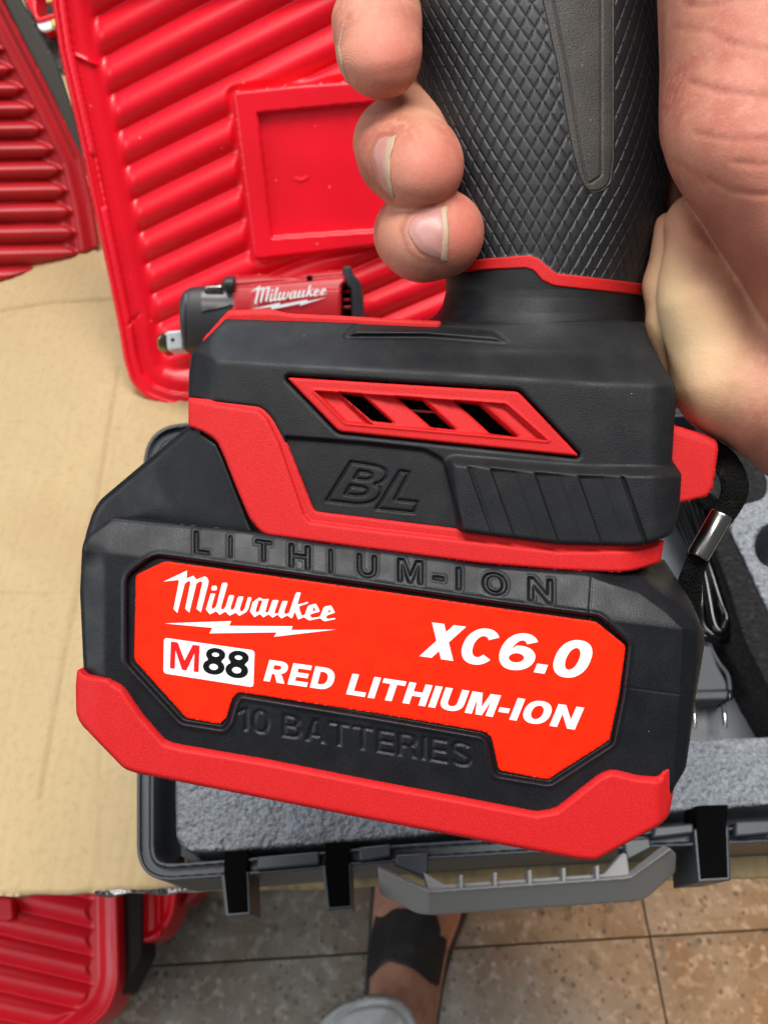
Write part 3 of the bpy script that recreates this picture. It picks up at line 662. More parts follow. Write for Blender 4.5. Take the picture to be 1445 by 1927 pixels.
# ---- wrist strap through the red loop
ws = thing('wrist_strap', 'black woven wrist strap with a shiny steel ferrule hanging from the red loop', 'strap', tuple(T(1357, 967, -150)))
def band(name, pts, wid, thick, m, parent):
    """flat woven band along tool-pixel points (x, y, z)"""
    pp = smooth_path(pts, 10); V = []; F = []; n = len(pp); k = 10
    wd = np.interp(np.linspace(0, 1, n), np.linspace(0, 1, len(wid)), wid)
    for i in range(n):
        t = pp[min(i + 1, n - 1)] - pp[max(i - 1, 0)]; t = t / np.linalg.norm(t)
        s = np.cross(t, (0, 0, 1)); s /= np.linalg.norm(s) + 1e-9; u = np.cross(s, t)
        for j in range(k):
            a = 2 * math.pi * j / k
            q = pp[i] + s * wd[i] * math.copysign(abs(math.cos(a)) ** .6, math.cos(a)) + u * thick * math.sin(a) + rng.normal(0, .35, 3)
            V.append(tuple(T(*q)))
    for i in range(n - 1):
        for j in range(k):
            F.append((i * k + j, i * k + (j + 1) % k, (i + 1) * k + (j + 1) % k, (i + 1) * k + j))
    F.append(tuple(range(k))[::-1]); F.append(tuple((n - 1) * k + j for j in range(k)))
    return mesh_np(name, V, F, m, parent)
band('strap_band', [(1330, 840, -230), (1366, 872, -165), (1382, 915, -150), (1372, 950, -160), (1352, 984, -168)], [22, 25, 27, 24, 19], 11, M['strap'], ws)
band('strap_band', [(1322, 1034, -176), (1300, 1085, -190), (1290, 1140, -215), (1262, 1230, -270)], [19, 22, 28, 32], 9, M['strap'], ws)
st = band('stitching', [(1311, 1070, -165), (1299, 1084, -167), (1290, 1100, -170), (1284, 1118, -176)], [1.5, 1.5], 4, M['strap'], ws)
fa, fb = np.array((1358, 966, -160.)), np.array((1312, 1047, -172.))
ring = []
ax = fb - fa
tube('ferrule', [T(*(fa + ax * t)) for t in (0, .02, .04, .5, .96, .98, 1)], [r * PXM for r in (20.5, 22, 22.5, 22.5, 22.5, 22, 20.5)], M['steel'], ws, 40)
# =================================================================== THE HAND
def hand_mat():
    m = mat('skin', (.48, .185, .122), .56, ((3400, .30, .0002, 2), (1300, .13, .0004, 3), (300, .16, .0007, 3)), spec=.36, grain=.06, gscale=1800, mix=(((.54, .235, .155), 55, .40, .62), ((.40, .12, .082), 85, .46, .68), ((.56, .26, .18), 500, .5, .8)), sss=.15, rough_var=(260, .5, .66))
    nt = m.node_tree; N = nt.nodes; Lk = nt.links; b = N['Principled BSDF']
    # skin tone by region (redder finger pads and mound, paler stretched skin by the handle, painted warm light and shade): a vertex attribute
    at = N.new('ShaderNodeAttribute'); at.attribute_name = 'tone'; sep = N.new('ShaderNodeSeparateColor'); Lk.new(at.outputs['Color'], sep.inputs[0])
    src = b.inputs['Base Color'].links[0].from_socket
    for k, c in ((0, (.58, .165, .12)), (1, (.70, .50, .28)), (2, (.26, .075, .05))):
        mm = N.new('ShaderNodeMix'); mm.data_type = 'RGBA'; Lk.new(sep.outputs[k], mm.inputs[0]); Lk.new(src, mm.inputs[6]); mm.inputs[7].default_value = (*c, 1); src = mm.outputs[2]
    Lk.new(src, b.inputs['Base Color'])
    # fingerprint ridges on the pads
    tc = N.new('ShaderNodeTexCoord'); wv = N.new('ShaderNodeTexWave'); wv.wave_type = 'RINGS'; wv.rings_direction = 'Z'
    wv.inputs['Scale'].default_value = 800; wv.inputs['Distortion'].default_value = 3; wv.inputs['Detail'].default_value = 1; wv.inputs['Detail Scale'].default_value = .4
    mp = N.new('ShaderNodeMapping'); p = T(560, 300, -100); mp.inputs['Location'].default_value = tuple(-p); Lk.new(tc.outputs['Object'], mp.inputs[0]); Lk.new(mp.outputs[0], wv.inputs['Vector'])
    bu = N.new('ShaderNodeBump'); bu.inputs['Distance'].default_value = .00012
    mu = N.new('ShaderNodeMath'); mu.operation = 'MULTIPLY'; mu.inputs[1].default_value = .2; Lk.new(at.outputs['Alpha'], mu.inputs[0]); Lk.new(mu.outputs[0], bu.inputs['Strength'])
    Lk.new(wv.outputs[0], bu.inputs['Height']); Lk.new(b.inputs['Normal'].links[0].from_socket, bu.inputs['Normal']); Lk.new(bu.outputs[0], b.inputs['Normal'])
    return m
M['skin'] = hand_mat()
def smin(a, b, k): h = np.clip(.5 + .5 * (b - a) / k, 0, 1); return b + (a - b) * h - k * h * (1 - h)
def cone(X, Y, Z, a, b, ra, rb, sq=(1, 1, 1)):
    ax, ay, az = a; bx, by, bz = b; ex, ey, ez = bx - ax, by - ay, bz - az; l2 = ex * ex + ey * ey + ez * ez + 1e-6
    t = np.clip(((X - ax) * ex + (Y - ay) * ey + (Z - az) * ez) / l2, 0, 1)
    return np.sqrt(((X - ax - t * ex) * sq[0]) ** 2 + ((Y - ay - t * ey) * sq[1]) ** 2 + ((Z - az - t * ez) * sq[2]) ** 2) - (ra + (rb - ra) * t)
def chain(X, Y, Z, pts, k=22):
    d = None
    for (a, ra), (b, rb) in zip(pts[:-1], pts[1:]):
        c = cone(X, Y, Z, a, b, ra, rb); d = c if d is None else smin(d, c, k)
    return d
PALM_CREASE = [([(1290, 8), (1330, 12), (1400, -5), (1470, -8)], 6, 1.6), ([(1270, 52), (1340, 60), (1380, 90)], 6, .9), ([(1300, 155), (1345, 168), (1400, 178), (1480, 182)], 6, 2.2), ([(1310, 250), (1370, 262), (1470, 262)], 6, 1.6),
               ([(1370, 80), (1420, 90), (1480, 98)], 6, 1.3), ([(1335, 335), (1370, 358), (1420, 366), (1480, 366)], 6, 1.8), ([(1380, 305), (1430, 310), (1480, 306)], 6, 1.4), ([(1268, 300), (1300, 322), (1330, 345)], 8, 1.2)]
def hand_sdf(X, Y, Z):
    A = chain(X, Y, Z, [((712, 98, -78), 80), ((709, 40, -98), 79), ((722, 10, -240), 76), ((800, 5, -400), 84), ((960, 0, -500), 90), ((1250, 20, -440), 120)], 26)
    A = smin(A, cone(X, Y, Z, (718, 100, -72), (720, 122, -78), 70, 64), 20)
    B = chain(X, Y, Z, [((786, 300, -96), 84), ((764, 290, -125), 88), ((756, 268, -190), 86), ((800, 205, -330), 78), ((930, 190, -480), 88), ((1250, 230, -450), 120)], 24)
    B = smin(B, cone(X, Y, Z, (792, 318, -90), (784, 326, -100), 78, 77), 16)
    C = chain(X, Y, Z, [((832, 434, -128), 79), ((800, 438, -140), 84), ((788, 440, -215), 80), ((850, 410, -390), 74), ((960, 400, -490), 80), ((1240, 430, -450), 110)], 22)
    C = smin(C, cone(X, Y, Z, (795, 452, -150), (830, 450, -140), 78, 72), 16)
    fing = smin(smin(A, B, 5), C, 5)
    m1 = smin(cone(X, Y, Z, (1440, -180, -70), (1455, 240, -75), 200, 203), cone(X, Y, Z, (1455, 240, -75), (1600, 470, -110), 203, 215), 40)
    m1 = smin(m1, cone(X, Y, Z, (1290, -160, -150), (1300, 250, -160), 52, 46), 60)
    m2 = smin(cone(X, Y, Z, (1318, 430, -190), (1350, 560, -170), 70, 108), cone(X, Y, Z, (1350, 560, -170), (1387, 702, -180), 108, 130), 40)
    m3 = chain(X, Y, Z, [((1262, 430, -235), 32), ((1254, 540, -240), 42), ((1270, 620, -240), 52), ((1300, 720, -230), 52)], 22)
    m4 = smin(cone(X, Y, Z, (1450, 560, -150), (1480, 720, -190), 92, 118), cone(X, Y, Z, (1482, 728, -190), (1760, 900, -230), 158, 190), 30)
    palm = smin(smin(m1, m2, 7), m3, 7); palm = smin(palm, m4, 14)
    palm = smin(palm, cone(X, Y, Z, (1300, 0, -420), (1330, 500, -420), 120, 120), 40)
    # keep clear of the handle
    d = smin(fing, palm, 20)
    for pl, w, dep in PALM_CREASE + [([(1266, 366), (1290, 430), (1310, 480), (1332, 520)], 3, 2)]:
        xs = [p[0] for p in pl]; ys = [p[1] for p in pl]
        i0, i1 = np.searchsorted(GX, (min(xs) - 20, max(xs) + 20)); j0_, j1 = np.searchsorted(GY, (min(ys) - 20, max(ys) + 20)); k0 = np.searchsorted(GZ, -60)
        s = (slice(i0, i1), slice(j0_, j1), slice(k0, None))
        if i1 > i0 and j1 > j0_:
            r = pdist(X[s][:, :, :1], Y[s][:, :, :1], pl); d[s] += dep * np.exp(-(r / w) ** 2)
    return d
HS = 6.0
GX = np.arange(600, 1700, HS); GY = np.arange(-190, 960, HS); GZ = np.arange(-640, 180, HS)
def surface_nets(D, gx, gy, gz):
    s = D < 0; n = [D.shape[0] - 1, D.shape[1] - 1, D.shape[2] - 1]
    acc = np.zeros((*n, 3), np.float32); cnt = np.zeros(n, np.float32)
    off = [(i, j, k) for i in (0, 1) for j in (0, 1) for k in (0, 1)]
    sl = lambda o: tuple(slice(o[a], o[a] + n[a]) for a in range(3))
    for a in range(8):
        for b in range(a + 1, 8):
            df = [off[b][t] - off[a][t] for t in range(3)]
            if sum(map(abs, df)) != 1: continue
            da, db = D[sl(off[a])], D[sl(off[b])]; c = (da < 0) != (db < 0)
            if not c.any(): continue
            t = np.where(c, da / np.where(c, da - db, 1), 0)
            for k in range(3): acc[..., k] += np.where(c, off[a][k] + t * df[k], 0)
            cnt += c
    act = cnt > 0; idx = np.full(n, -1); idx[act] = np.arange(act.sum())
    I = np.argwhere(act); V = I + acc[act] / cnt[act][:, None]
    V = np.stack([gx[0] + V[:, 0] * HS, gy[0] + V[:, 1] * HS, gz[0] + V[:, 2] * HS], 1)
    Fs = []
    for ax in range(3):
        u, v = [(1, 2), (2, 0), (0, 1)][ax]
        lo = [slice(1, n[t]) for t in range(3)]; hi = [slice(1, n[t]) for t in range(3)]
        lo[ax] = slice(0, n[ax]); hi[ax] = slice(1, n[ax] + 1)
        a, b = s[tuple(lo)], s[tuple(hi)]; c = a != b
        W_ = np.argwhere(c); base = W_.copy()
        for t in range(3):
            if t != ax: base[:, t] += 1
        def at_(du, dv):
            q = base.copy(); q[:, u] -= du; q[:, v] -= dv; return idx[q[:, 0], q[:, 1], q[:, 2]]
        q = np.stack([at_(1, 1), at_(0, 1), at_(0, 0), at_(1, 0)], 1)
        fl_ = ~a[c]; q[fl_] = q[fl_][:, ::-1]; Fs.append(q)
    return V, np.concatenate(Fs)
XX, YY, ZZ = np.meshgrid(GX.astype(np.float32), GY.astype(np.float32), GZ.astype(np.float32), indexing='ij', sparse=True)
XX, YY, ZZ = np.broadcast_arrays(XX, YY, ZZ)
DD = hand_sdf(XX, YY, ZZ)
for a in (0, -1): DD[a] = np.maximum(DD[a], 1); DD[:, a] = np.maximum(DD[:, a], 1); DD[:, :, a] = np.maximum(DD[:, :, a], 1)
HV, HF = surface_nets(DD, GX, GY, GZ)
HF = HF[:, ::-1]                                                       # photo y runs down: mirror the winding
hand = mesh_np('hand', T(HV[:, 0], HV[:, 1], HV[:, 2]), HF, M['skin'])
tag(hand, 'bare hand gripping the diamond textured black handle with three curled fingertips', 'hand')
def gs(x, y, cx, cy, sx, sy): return np.exp(-((x - cx) / sx) ** 2 - ((y - cy) / sy) ** 2)
hx, hy, hz = HV.T
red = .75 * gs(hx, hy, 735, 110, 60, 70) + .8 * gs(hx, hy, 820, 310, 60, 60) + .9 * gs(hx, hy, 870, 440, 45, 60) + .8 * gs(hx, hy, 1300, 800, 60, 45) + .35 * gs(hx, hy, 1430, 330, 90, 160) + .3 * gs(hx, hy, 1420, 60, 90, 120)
pale = .85 * gs(hx, hy, 1320, 640, 95, 170) + .6 * gs(hx, hy, 1250, 560, 40, 120) + .2 * gs(hx, hy, 790, 195, 60, 50)  # stretched skin, plus warm light on the lower palm put into the colour
dark = .75 * gs(hx, hy, 1430, 500, 120, 120) + .45 * gs(hx, hy, 1420, 860, 70, 60) + .35 * gs(hx, hy, 690, 300, 30, 90) + .4 * gs(hx, hy, 1330, 430, 40, 70)  # shade down one finger's left side is put into the colour
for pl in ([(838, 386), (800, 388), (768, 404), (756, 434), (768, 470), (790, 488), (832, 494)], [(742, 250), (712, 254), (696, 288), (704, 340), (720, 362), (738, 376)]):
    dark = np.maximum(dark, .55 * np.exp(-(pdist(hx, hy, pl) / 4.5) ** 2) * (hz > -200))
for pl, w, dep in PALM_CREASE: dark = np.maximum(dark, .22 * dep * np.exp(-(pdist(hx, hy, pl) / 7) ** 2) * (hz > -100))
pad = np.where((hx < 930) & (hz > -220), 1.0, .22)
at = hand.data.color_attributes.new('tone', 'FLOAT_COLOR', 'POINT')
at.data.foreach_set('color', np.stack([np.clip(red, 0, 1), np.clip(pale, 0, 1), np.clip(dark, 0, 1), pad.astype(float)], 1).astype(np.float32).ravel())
HB = BVHTree.FromPolygons([tuple(v) for v in HV], [tuple(int(i) for i in f) for f in HF])
def hand_z(x, y, default=-150):
    out = np.empty(x.shape); last = default
    for i, (a, b) in enumerate(zip(x.ravel(), y.ravel())):
        h = HB.ray_cast(Vector((a, b, 400)), Vector((0, 0, -1)))
        out.ravel()[i] = h[0][2] if h[0] else -150
    return out
M['nail'] = mat('finger_nail', (.46, .205, .18), .36, ((900, .06, .0003),), (((.50, .26, .23), 160, .4, .7),), sss=.1)
M['nailtip'] = mat('nail_free_edge', (.45, .31, .20), .5)
def nail(outl, tipl, dx):
    def nh(x, y, s): return hand_z(x, y) + 2.2 + rnd(s, 4) * 1.2 + 2.5 * sst(-s / 20)
    n = relief('nail', [outl], nh, 2.5, T, M['nail'], hand, back=.0006)
    relief('free_edge', [tipl], lambda x, y, s: hand_z(x, y) + 4.0 + rnd(s, 2.5), 1.5, T, M['nailtip'], n, back=.0008)
nail(rpoly([(762, 432, 14), (776, 406, 20), (812, 392, 10), (838, 388, 4), (842, 440), (840, 491, 4), (815, 487, 14), (786, 474, 18)], 10), rpoly([(829, 391, 3), (841, 386, 3), (845, 440), (841, 494, 3), (829, 489, 3), (833, 440)], 3), 1)
nail(rpoly([(699, 290, 14), (709, 264, 10), (722, 256, 8), (745, 255, 5), (735, 300), (736, 340), (741, 372, 6), (716, 352, 14)], 8), rpoly([(726, 262), (746, 253, 3), (733, 300), (735, 342), (742, 374, 3), (727, 352, 6), (721, 305)], 4), 1)
nail(rpoly([(631, 75), (641, 45, 5), (650, 42, 4), (640, 85), (646, 130), (655, 160, 4), (641, 130)], 5), rpoly([(633, 92), (648, 42, 3), (639, 88), (646, 128), (655, 156, 3), (641, 132)], 3), 1)

# =================================================================== CASES BEHIND
def lid_b(y): return (lid_d(0, y) - .40) / .104 * .2172
def ribs(ph, sharp=1.0):
    f = ph - np.floor(ph); return np.abs(np.sin(np.pi * f)) ** .8
redcase = thing('tool_case', 'bright red tool case lid standing open with slanted ribs and an empty framed panel', 'tool case', tuple(L(700, 760, 0)), 'red tool cases')
lid_out = [(90, -110), (98, 0), (112, 95), (150, 260), (175, 380), (200, 500), (222, 608), (234, 679), (246, 718), (273, 748), (315, 764), (358, 769), (760, 772), (1230, 772), (1230, -110)]
lid_out = rpoly(lid_out, 12)
ribin = None
def lid_h(x, y, sd):
    d = -sd
    h = -14 * sst((d - 24) / 4) - 22 * sst((d - 44) / 40)
    h += 3.0 * np.exp(-((d - 6) / 3.0) ** 2) - 2.5 * np.exp(-((d - 12) / 2.0) ** 2)
    dd = lid_d(x, y); a = (x - CX) * dd / FPX; b = lid_b(y)
    ph = (b + .42 * a + .0557) / .0183
    tp = sst((d - 62) / 26)
    h += tp * (15 * ribs(ph) - 6)
    s = sst((16 - local_sdf(x, y, [PADO], 16)) / 14)
    h = h * (1 - s) + s * (-34)
    h += 6 * np.exp(-(pdist(x, y, [(143, 104), (182, 122)]) / 2) ** 2)
    h -= 7 * np.exp(-(pdist(x, y, [(176, 292), (186, 340), (196, 390)]) / 2.5) ** 2)
    h -= 5 * np.exp(-(pdist(x, y, [(242, 612), (262, 590)]) / 2) ** 2)
    return h + rnd(sd, 7)
PADO = rpoly([(437, 172, 8), (560, 159), (740, 147, 10), (780, 455, 14), (478, 491, 14)], 12)
relief('lid_shell', [lid_out], lid_h, 3.0, L, M['lid'], redcase, back=.012, bdir=(0, .853, -.52))
PADI = rpoly([(484, 212), (600, 201), (730, 189), (756, 432), (511, 449)], 3)
def pad_h(x, y, s):
    i = sdf(x, y, [PADI]); return -2 - 12 * sst((-i + 1) / 5) + 1.2 * gs(x, y, 600, 320, 70, 60) + 2 * np.exp(-(pdist(x, y, [(556, 337), (568, 340), (578, 334)]) / 2) ** 2) + rnd(s, 7)
relief('framed_panel', [PADO], pad_h, 3.0, L, M['lid'], redcase, back=.012, bdir=(0, .853, -.52))

# compact wrench lying in the red lid
wr = thing('impact_wrench', 'compact red and grey impact wrench with a square steel drive, lying in the red lid', 'impact wrench', tuple(L(500, 640, 0)))
def cyl(y, y0, y1, z0, amp):
    t = np.clip((y - (y0 + y1) / 2) / ((y1 - y0) / 2), -1, 1); return z0 + amp * np.sqrt(1 - .97 * t * t)
def tl(x): return -.05 * (x - 440)
wb = rpoly([(436, 518, 4), (470, 517), (497, 515), (510, 519), (555, 522), (575, 513), (648, 507, 3), (651, 530), (642, 539), (641, 592), (655, 700), (480, 720), (415, 690), (420, 600), (437, 580)], 5)
relief('body', [wb], lambda x, y, s: cyl(y - tl(x), 500, 720, 20, 90) + 6 * sst((y - tl(x) - 552) / 4) * sst((x - 470) / 20) - 6 * sst((x - 470) / 30) * 0 - 4 * np.exp(-((y + .1 * (x - 500) - 533) / 3) ** 2) + rnd(s, 7), 2.2, L, M['toolred'], wr, back=.03)
relief('latch_slot', [[(577, 519), (587, 518), (588, 527), (578, 528)]], lambda x, y, s: cyl(y - tl(x), 500, 720, 20, 90) + 2, 2, L, M['dark'], wr, back=.002)
nz_ = rpoly([(338, 566, 6), (346, 547, 8), (360, 540, 8), (400, 538), (441, 522), (442, 585), (424, 600), (420, 660), (371, 658), (346, 658, 4), (338, 610)], 6)
relief('nose', [nz_], lambda x, y, s: cyl(y, 522, 690, 20, 86) - .2 * np.clip(356 - x, 0, 30) + 3 * sst((352 - x) / 4) + rnd(s, 7), 2.2, L, M['toolblk'], wr, back=.03)
relief('tape_patch', [rpoly([(379, 549), (441, 546), (441, 573), (379, 586)], 2)], lambda x, y, s: cyl(y, 522, 690, 20, 86) + 5, 4, L, M['tape'], wr, back=.001)
relief('knob', [rpoly([(417, 530, 5), (424, 521, 4), (441, 518), (441, 549), (424, 549, 4)], 3)], lambda x, y, s: cyl(y, 515, 556, 70, 40) + rnd(s, 5), 2, L, M['toolblk'], wr, back=.015)
relief('front_screw', [rpoly([(385, 538), (418, 534), (418, 548), (385, 549)], 2)], lambda x, y, s: cyl(y, 532, 552, 80, 18) + rnd(s, 3), 2, L, M['steel'], wr, back=.01)
relief('rear_cap', [rpoly([(644, 503, 3), (648, 500, 4), (660, 501, 3), (664, 514), (679, 531, 6), (684, 560), (686, 640), (662, 640), (660, 545), (648, 535), (645, 520)], 3)], lambda x, y, s: 80 + 6 * np.cos((x - 665) / 12.) + rnd(s, 5), 2, L, M['toolblk'], wr, back=.03)
relief('rear_gap', [[(640, 536), (664, 534), (666, 640), (642, 640)]], lambda x, y, s: np.full(x.shape, 66.), 4, L, M['dark'], wr, back=.01)
for yy in (546, 562, 576):
    relief('rear_fin', [[(646, yy), (661, yy - 1), (661, yy + 5), (646, yy + 6)]], lambda x, y, s: np.full(x.shape, 72.) + rnd(s, 2), 2, L, M['lid2'], wr, back=.004)
M['bright'] = mat('bright_steel', (.66, .70, .73), .38, metal=.25, rough_var=(200, .3, .5))
dr = relief('drive', [rpoly([(313, 624, 5), (345, 621), (346, 657), (316, 660, 5)], 3)], lambda x, y, s: 86 + rnd(s, 4), 1.6, L, M['bright'], wr, back=.012)
relief('drive_tip', [rpoly([(296, 634, 6), (306, 626, 6), (316, 624), (317, 661), (305, 664, 6), (297, 656, 5)], 4)], lambda x, y, s: 78 + 4 * np.cos((y - 643) / 14.) + rnd(s, 5), 1.6, L, mat('brown_steel', (.30, .23, .15), .25, metal=1.0), wr, back=.012)
relief('detent_hole', [rpoly([(321, 639), (325, 635), (329, 639), (325, 643)], 2)], lambda x, y, s: np.full(x.shape, 87.5), 1, L, M['dark'], dr, back=.0005)
sx0 = np.array([308.0, 1157.0])
def onwr(pts):
    a = (np.asarray(pts, float) - (311, 1163)) / (320, 0 + 67.0)
    u = a[:, 0]; v = (np.asarray(pts, float)[:, 1] - (1145 + .075 * (np.asarray(pts, float)[:, 0] - 311))) / 60.0
    return [(472 + 143 * U_ , 571 + 26 * V_ - 17 * U_) for U_, V_ in zip(u, v)]
for lp in SCRIPT: flat('printed_letters', [onwr(l) for l in lp], 118, M['white'], wr, L)
flat('printed_lightning_bolt', [onwr([(x, y - 3) for x, y in BOLT])], 118, M['white'], wr, L)

# second red case, standing on the cardboard at the left
def k_d(x, y): return 1.0 / (2.012 - .000434 * np.asarray(x, float) - .000389 * np.asarray(y, float))
KU = .54 / FPX
def K(px, py, h): return P(px, py, k_d(px, py) - np.asarray(h, float) * KU)
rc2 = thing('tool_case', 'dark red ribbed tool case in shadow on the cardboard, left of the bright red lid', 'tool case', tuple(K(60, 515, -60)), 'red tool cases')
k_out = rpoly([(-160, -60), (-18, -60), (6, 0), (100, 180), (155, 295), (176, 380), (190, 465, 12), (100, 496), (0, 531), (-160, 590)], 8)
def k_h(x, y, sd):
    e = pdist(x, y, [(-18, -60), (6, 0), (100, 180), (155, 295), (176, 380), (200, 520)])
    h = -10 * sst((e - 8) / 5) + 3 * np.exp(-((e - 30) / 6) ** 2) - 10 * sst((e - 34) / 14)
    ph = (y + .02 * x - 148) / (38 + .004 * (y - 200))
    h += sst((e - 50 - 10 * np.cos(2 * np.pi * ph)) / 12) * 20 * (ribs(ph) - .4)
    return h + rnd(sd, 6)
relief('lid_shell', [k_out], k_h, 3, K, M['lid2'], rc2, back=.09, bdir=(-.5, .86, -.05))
relief('seal_strip', [rpoly([(-5, -60), (24, -60), (42, 0), (76, 62), (110, 122), (136, 200), (170, 330), (158, 330), (100, 190), (4, 0)], 3)], lambda x, y, s: -14 + rnd(s, 5), 3, K, mat('grey_seal', (.045, .048, .042), .6), rc2, back=.05, bdir=(-.62, .85, -.5))
# open organiser far behind, only a corner in view
og = thing('parts_organizer', 'small red organizer with a dark bay and white tag, in the far left corner', 'organizer', tuple(P(90, 60, .70)))
def far(px, py, h): return P(px, py, .66 - np.asarray(h, float) * .0004)
relief('frame', [[(36, -60), (112, -60), (112, 30), (72, 42), (52, 8)], [(64, -50), (106, -50), (106, 24), (72, 34)]], lambda x, y, s: rnd(s, 4), 2.5, far, M['lid'], og, back=.03)
relief('bay', [[(20, -60), (140, -60), (150, 160), (90, 110)]], lambda x, y, s: np.full(x.shape, -60.), 8, far, mat('dark_bay', (.02, .012, .010), .5, ((300, .5, .004),)), og, back=.01)
relief('tag', [rpoly([(70, 44), (104, 30), (106, 50), (88, 58), (76, 56)], 3)], lambda x, y, s: -8 + rnd(s, 2), 2, far, M['white'], og, back=.002)
relief('yellow_clip', [rpoly([(86, -10), (108, -10), (108, 3), (88, 5)], 2)], lambda x, y, s: 2 + rnd(s, 2), 2, far, mat('yellow_plastic', (.55, .42, .13), .5), og, back=.004)
relief('yellow_clip', [rpoly([(95, 36), (106, 32), (107, 50), (97, 50)], 2)], lambda x, y, s: -5 + rnd(s, 2), 2, far, bpy.data.materials['yellow_plastic'], og, back=.004)

# charcoal case with foam, open, under the battery
ZR = ZC + .062
bc = thing('foam_case', 'open charcoal plastic tool case lined with grey foam, half hidden under the battery', 'tool case', tuple(G(800, 1300, ZC)))
def R_(px, py, h): return G(px, py, ZR + np.asarray(h, float) / 1000.0)
bo = rpoly([(272, 800, 75), (258, 1470), (258, 1662, 165), (420, 1651), (600, 1636), (742, 1622), (1000, 1606), (1340, 1590), (1750, 1572), (1750, 730)], 60, 10)
def inset(pts, k): return grow(pts, k)
def shrink(loop, k):
    a = grow(loop, -k); b = grow(loop, k)
    ar = lambda p: abs(sum(p[i - 1][0] * p[i][1] - p[i][0] * p[i - 1][1] for i in range(len(p))))
    return a if ar(a) < ar(b) else b
def rim_h(x, y, sd):
    d = -sd; cut = 0
    return -5.0 * sst((d - 6) / 1.5) * sst((18 - d) / 1.5) - .8 * sst((7 - d) / 1) + rnd(sd, 2) * .2
relief('body', [bo, shrink(bo, 32)], rim_h, 1.8, R_, M['case'], bc, back=.056, bdir=(0, 0, -1))
cfl = shrink(bo, 8)
relief('base_panel', [[(300, 820), (1740, 760), (1740, 1570), (420, 1640), (310, 1600)]], lambda x, y, s: np.full(x.shape, -50.), 20, R_, mat('grey_base', (.085, .093, .105), .45, ((500, .2, .0005),), (((.15, .165, .185), 40, .4, .7),)), bc, back=.004, bdir=(0, 0, -1))
def vnoise(x, y, s, seed):
    r = np.random.default_rng(seed); g = r.random((64, 64)); u, v = x / s, y / s; i, j = np.floor(u).astype(int), np.floor(v).astype(int); f, e = sst(u - i), sst(v - j)
    q = lambda a, b: g[a % 64, b % 64]
    return (q(i, j) * (1 - f) + q(i + 1, j) * f) * (1 - e) + (q(i, j + 1) * (1 - f) + q(i + 1, j + 1) * f) * e
fo = rpoly([(333, 880), (331, 1500), (333, 1606, 80), (430, 1603), (600, 1590), (760, 1576), (1000, 1550), (1262, 1528), (1445, 1516), (1740, 1500), (1740, 780), (400, 820, 40)], 20, 8)
cav = rpoly([(1000, 820), (1300, 770), (1420, 850, 20), (1444, 914, 20), (1434, 940, 14), (1392, 950, 14), (1369, 998, 20), (1396, 1050), (1428, 1122), (1462, 1190), (1560, 1300), (1560, 1384, 20), (1250, 1394), (1000, 1405)], 12)
hole = [(1452 + 33 * math.cos(t), 1028 + 40 * math.sin(t)) for t in np.linspace(0, 2 * math.pi, 24, endpoint=False)]
def foam_h(x, y, sd):
    n = 1.4 * vnoise(x, y, 9, 1) + .7 * vnoise(x, y, 5, 2) + 1.2 * vnoise(x, y, 24, 3)
    return -11 + 0.9 * (n - 1.6) + rnd(sd, 7) * .5
relief('foam_insert', [fo, cav, hole], foam_h, 2.4, R_, M['foam'], bc, back=.036, bdir=(0, 0, -1))
relief('foam_lining', [rpoly([(1330, 985, 6), (1369, 992), (1399, 1046), (1431, 1118), (1465, 1186), (1566, 1300), (1566, 1390), (1500, 1390), (1445, 1300), (1398, 1208, 20), (1372, 1120), (1345, 1045)], 10)], lambda x, y, s: -13 + .8 * vnoise(x, y, 7, 5) + rnd(s, 8) * .5, 2.5, R_, M['blackfoam'], bc, back=.034, bdir=(0, 0, -1))
relief('foam_lining', [rpoly([(1300, 770), (1345, 800), (1425, 852, 10), (1448, 914, 14), (1437, 944, 10), (1392, 954, 8), (1340, 940), (1310, 900)], 8)], lambda x, y, s: -13 + .8 * vnoise(x, y, 7, 6) + rnd(s, 8) * .5, 2.5, R_, M['blackfoam'], bc, back=.034, bdir=(0, 0, -1))
def box_px(name, poly, z0, z1, m, parent, bev=.0008):
    """solid with straight sides: outline as seen at height z1 (mm over the rim), down to z0"""
    t = [tuple(R_(x, y, z1)) for x, y in poly]; b = [(x, y, ZR + z0 / 1000) for x, y, z in t]
    return prism(name, t, b, m, parent, bevel=bev)
# latch brackets: U-shaped hollow posts on the front wall
for (x0, y0, x1, y1) in ((418, 1646, 472, 1722), (608, 1630, 664, 1710), (1306, 1560, 1374, 1657)):
    w = 8; rgt = .06 * (x1 - x0)
    o_ = [(x0 - 2, y0), (x0 + 7, y1 + 4), (x1, y1), (x1 - 4, y0 - 6)]
    relief('latch_bracket', [rpoly(o_, 3), rpoly([(x0 + w - 1, y0 - 2), (x0 + w + 7, y1 - 6), (x1 - w, y1 - 9), (x1 - w - 3, y0 - 6)], 2)], lambda x, y, s: 1.0 + rnd(s, 2) * .3, 1.5, R_, M['case'], bc, back=.03, bdir=(0, 0, -1))
    box_px('latch_slot', [(x0 + w - 4, y0 - 44), (x0 + w - 4, y0), (x0 + w + 4, y1 - 3), (x1 - w + 3, y1 - 6), (x1 - w, y0 - 4), (x1 - w + 3, y0 - 46)], -14, 1.4, M['dark'], bc, .0002)  # solid black block, the hollow's shade put into its colour
# hinge ledges between the latches
for pl in ([(484, 1612), (600, 1602), (601, 1626), (484, 1637)], [(676, 1594), (735, 1588), (735, 1612), (676, 1620)], [(1232, 1556), (1304, 1549), (1305, 1568), (1228, 1577)], [(1384, 1546), (1460, 1542), (1460, 1568), (1384, 1574)]):
    box_px('rim_ledge', pl, -6, 2.2, M['case'], bc)
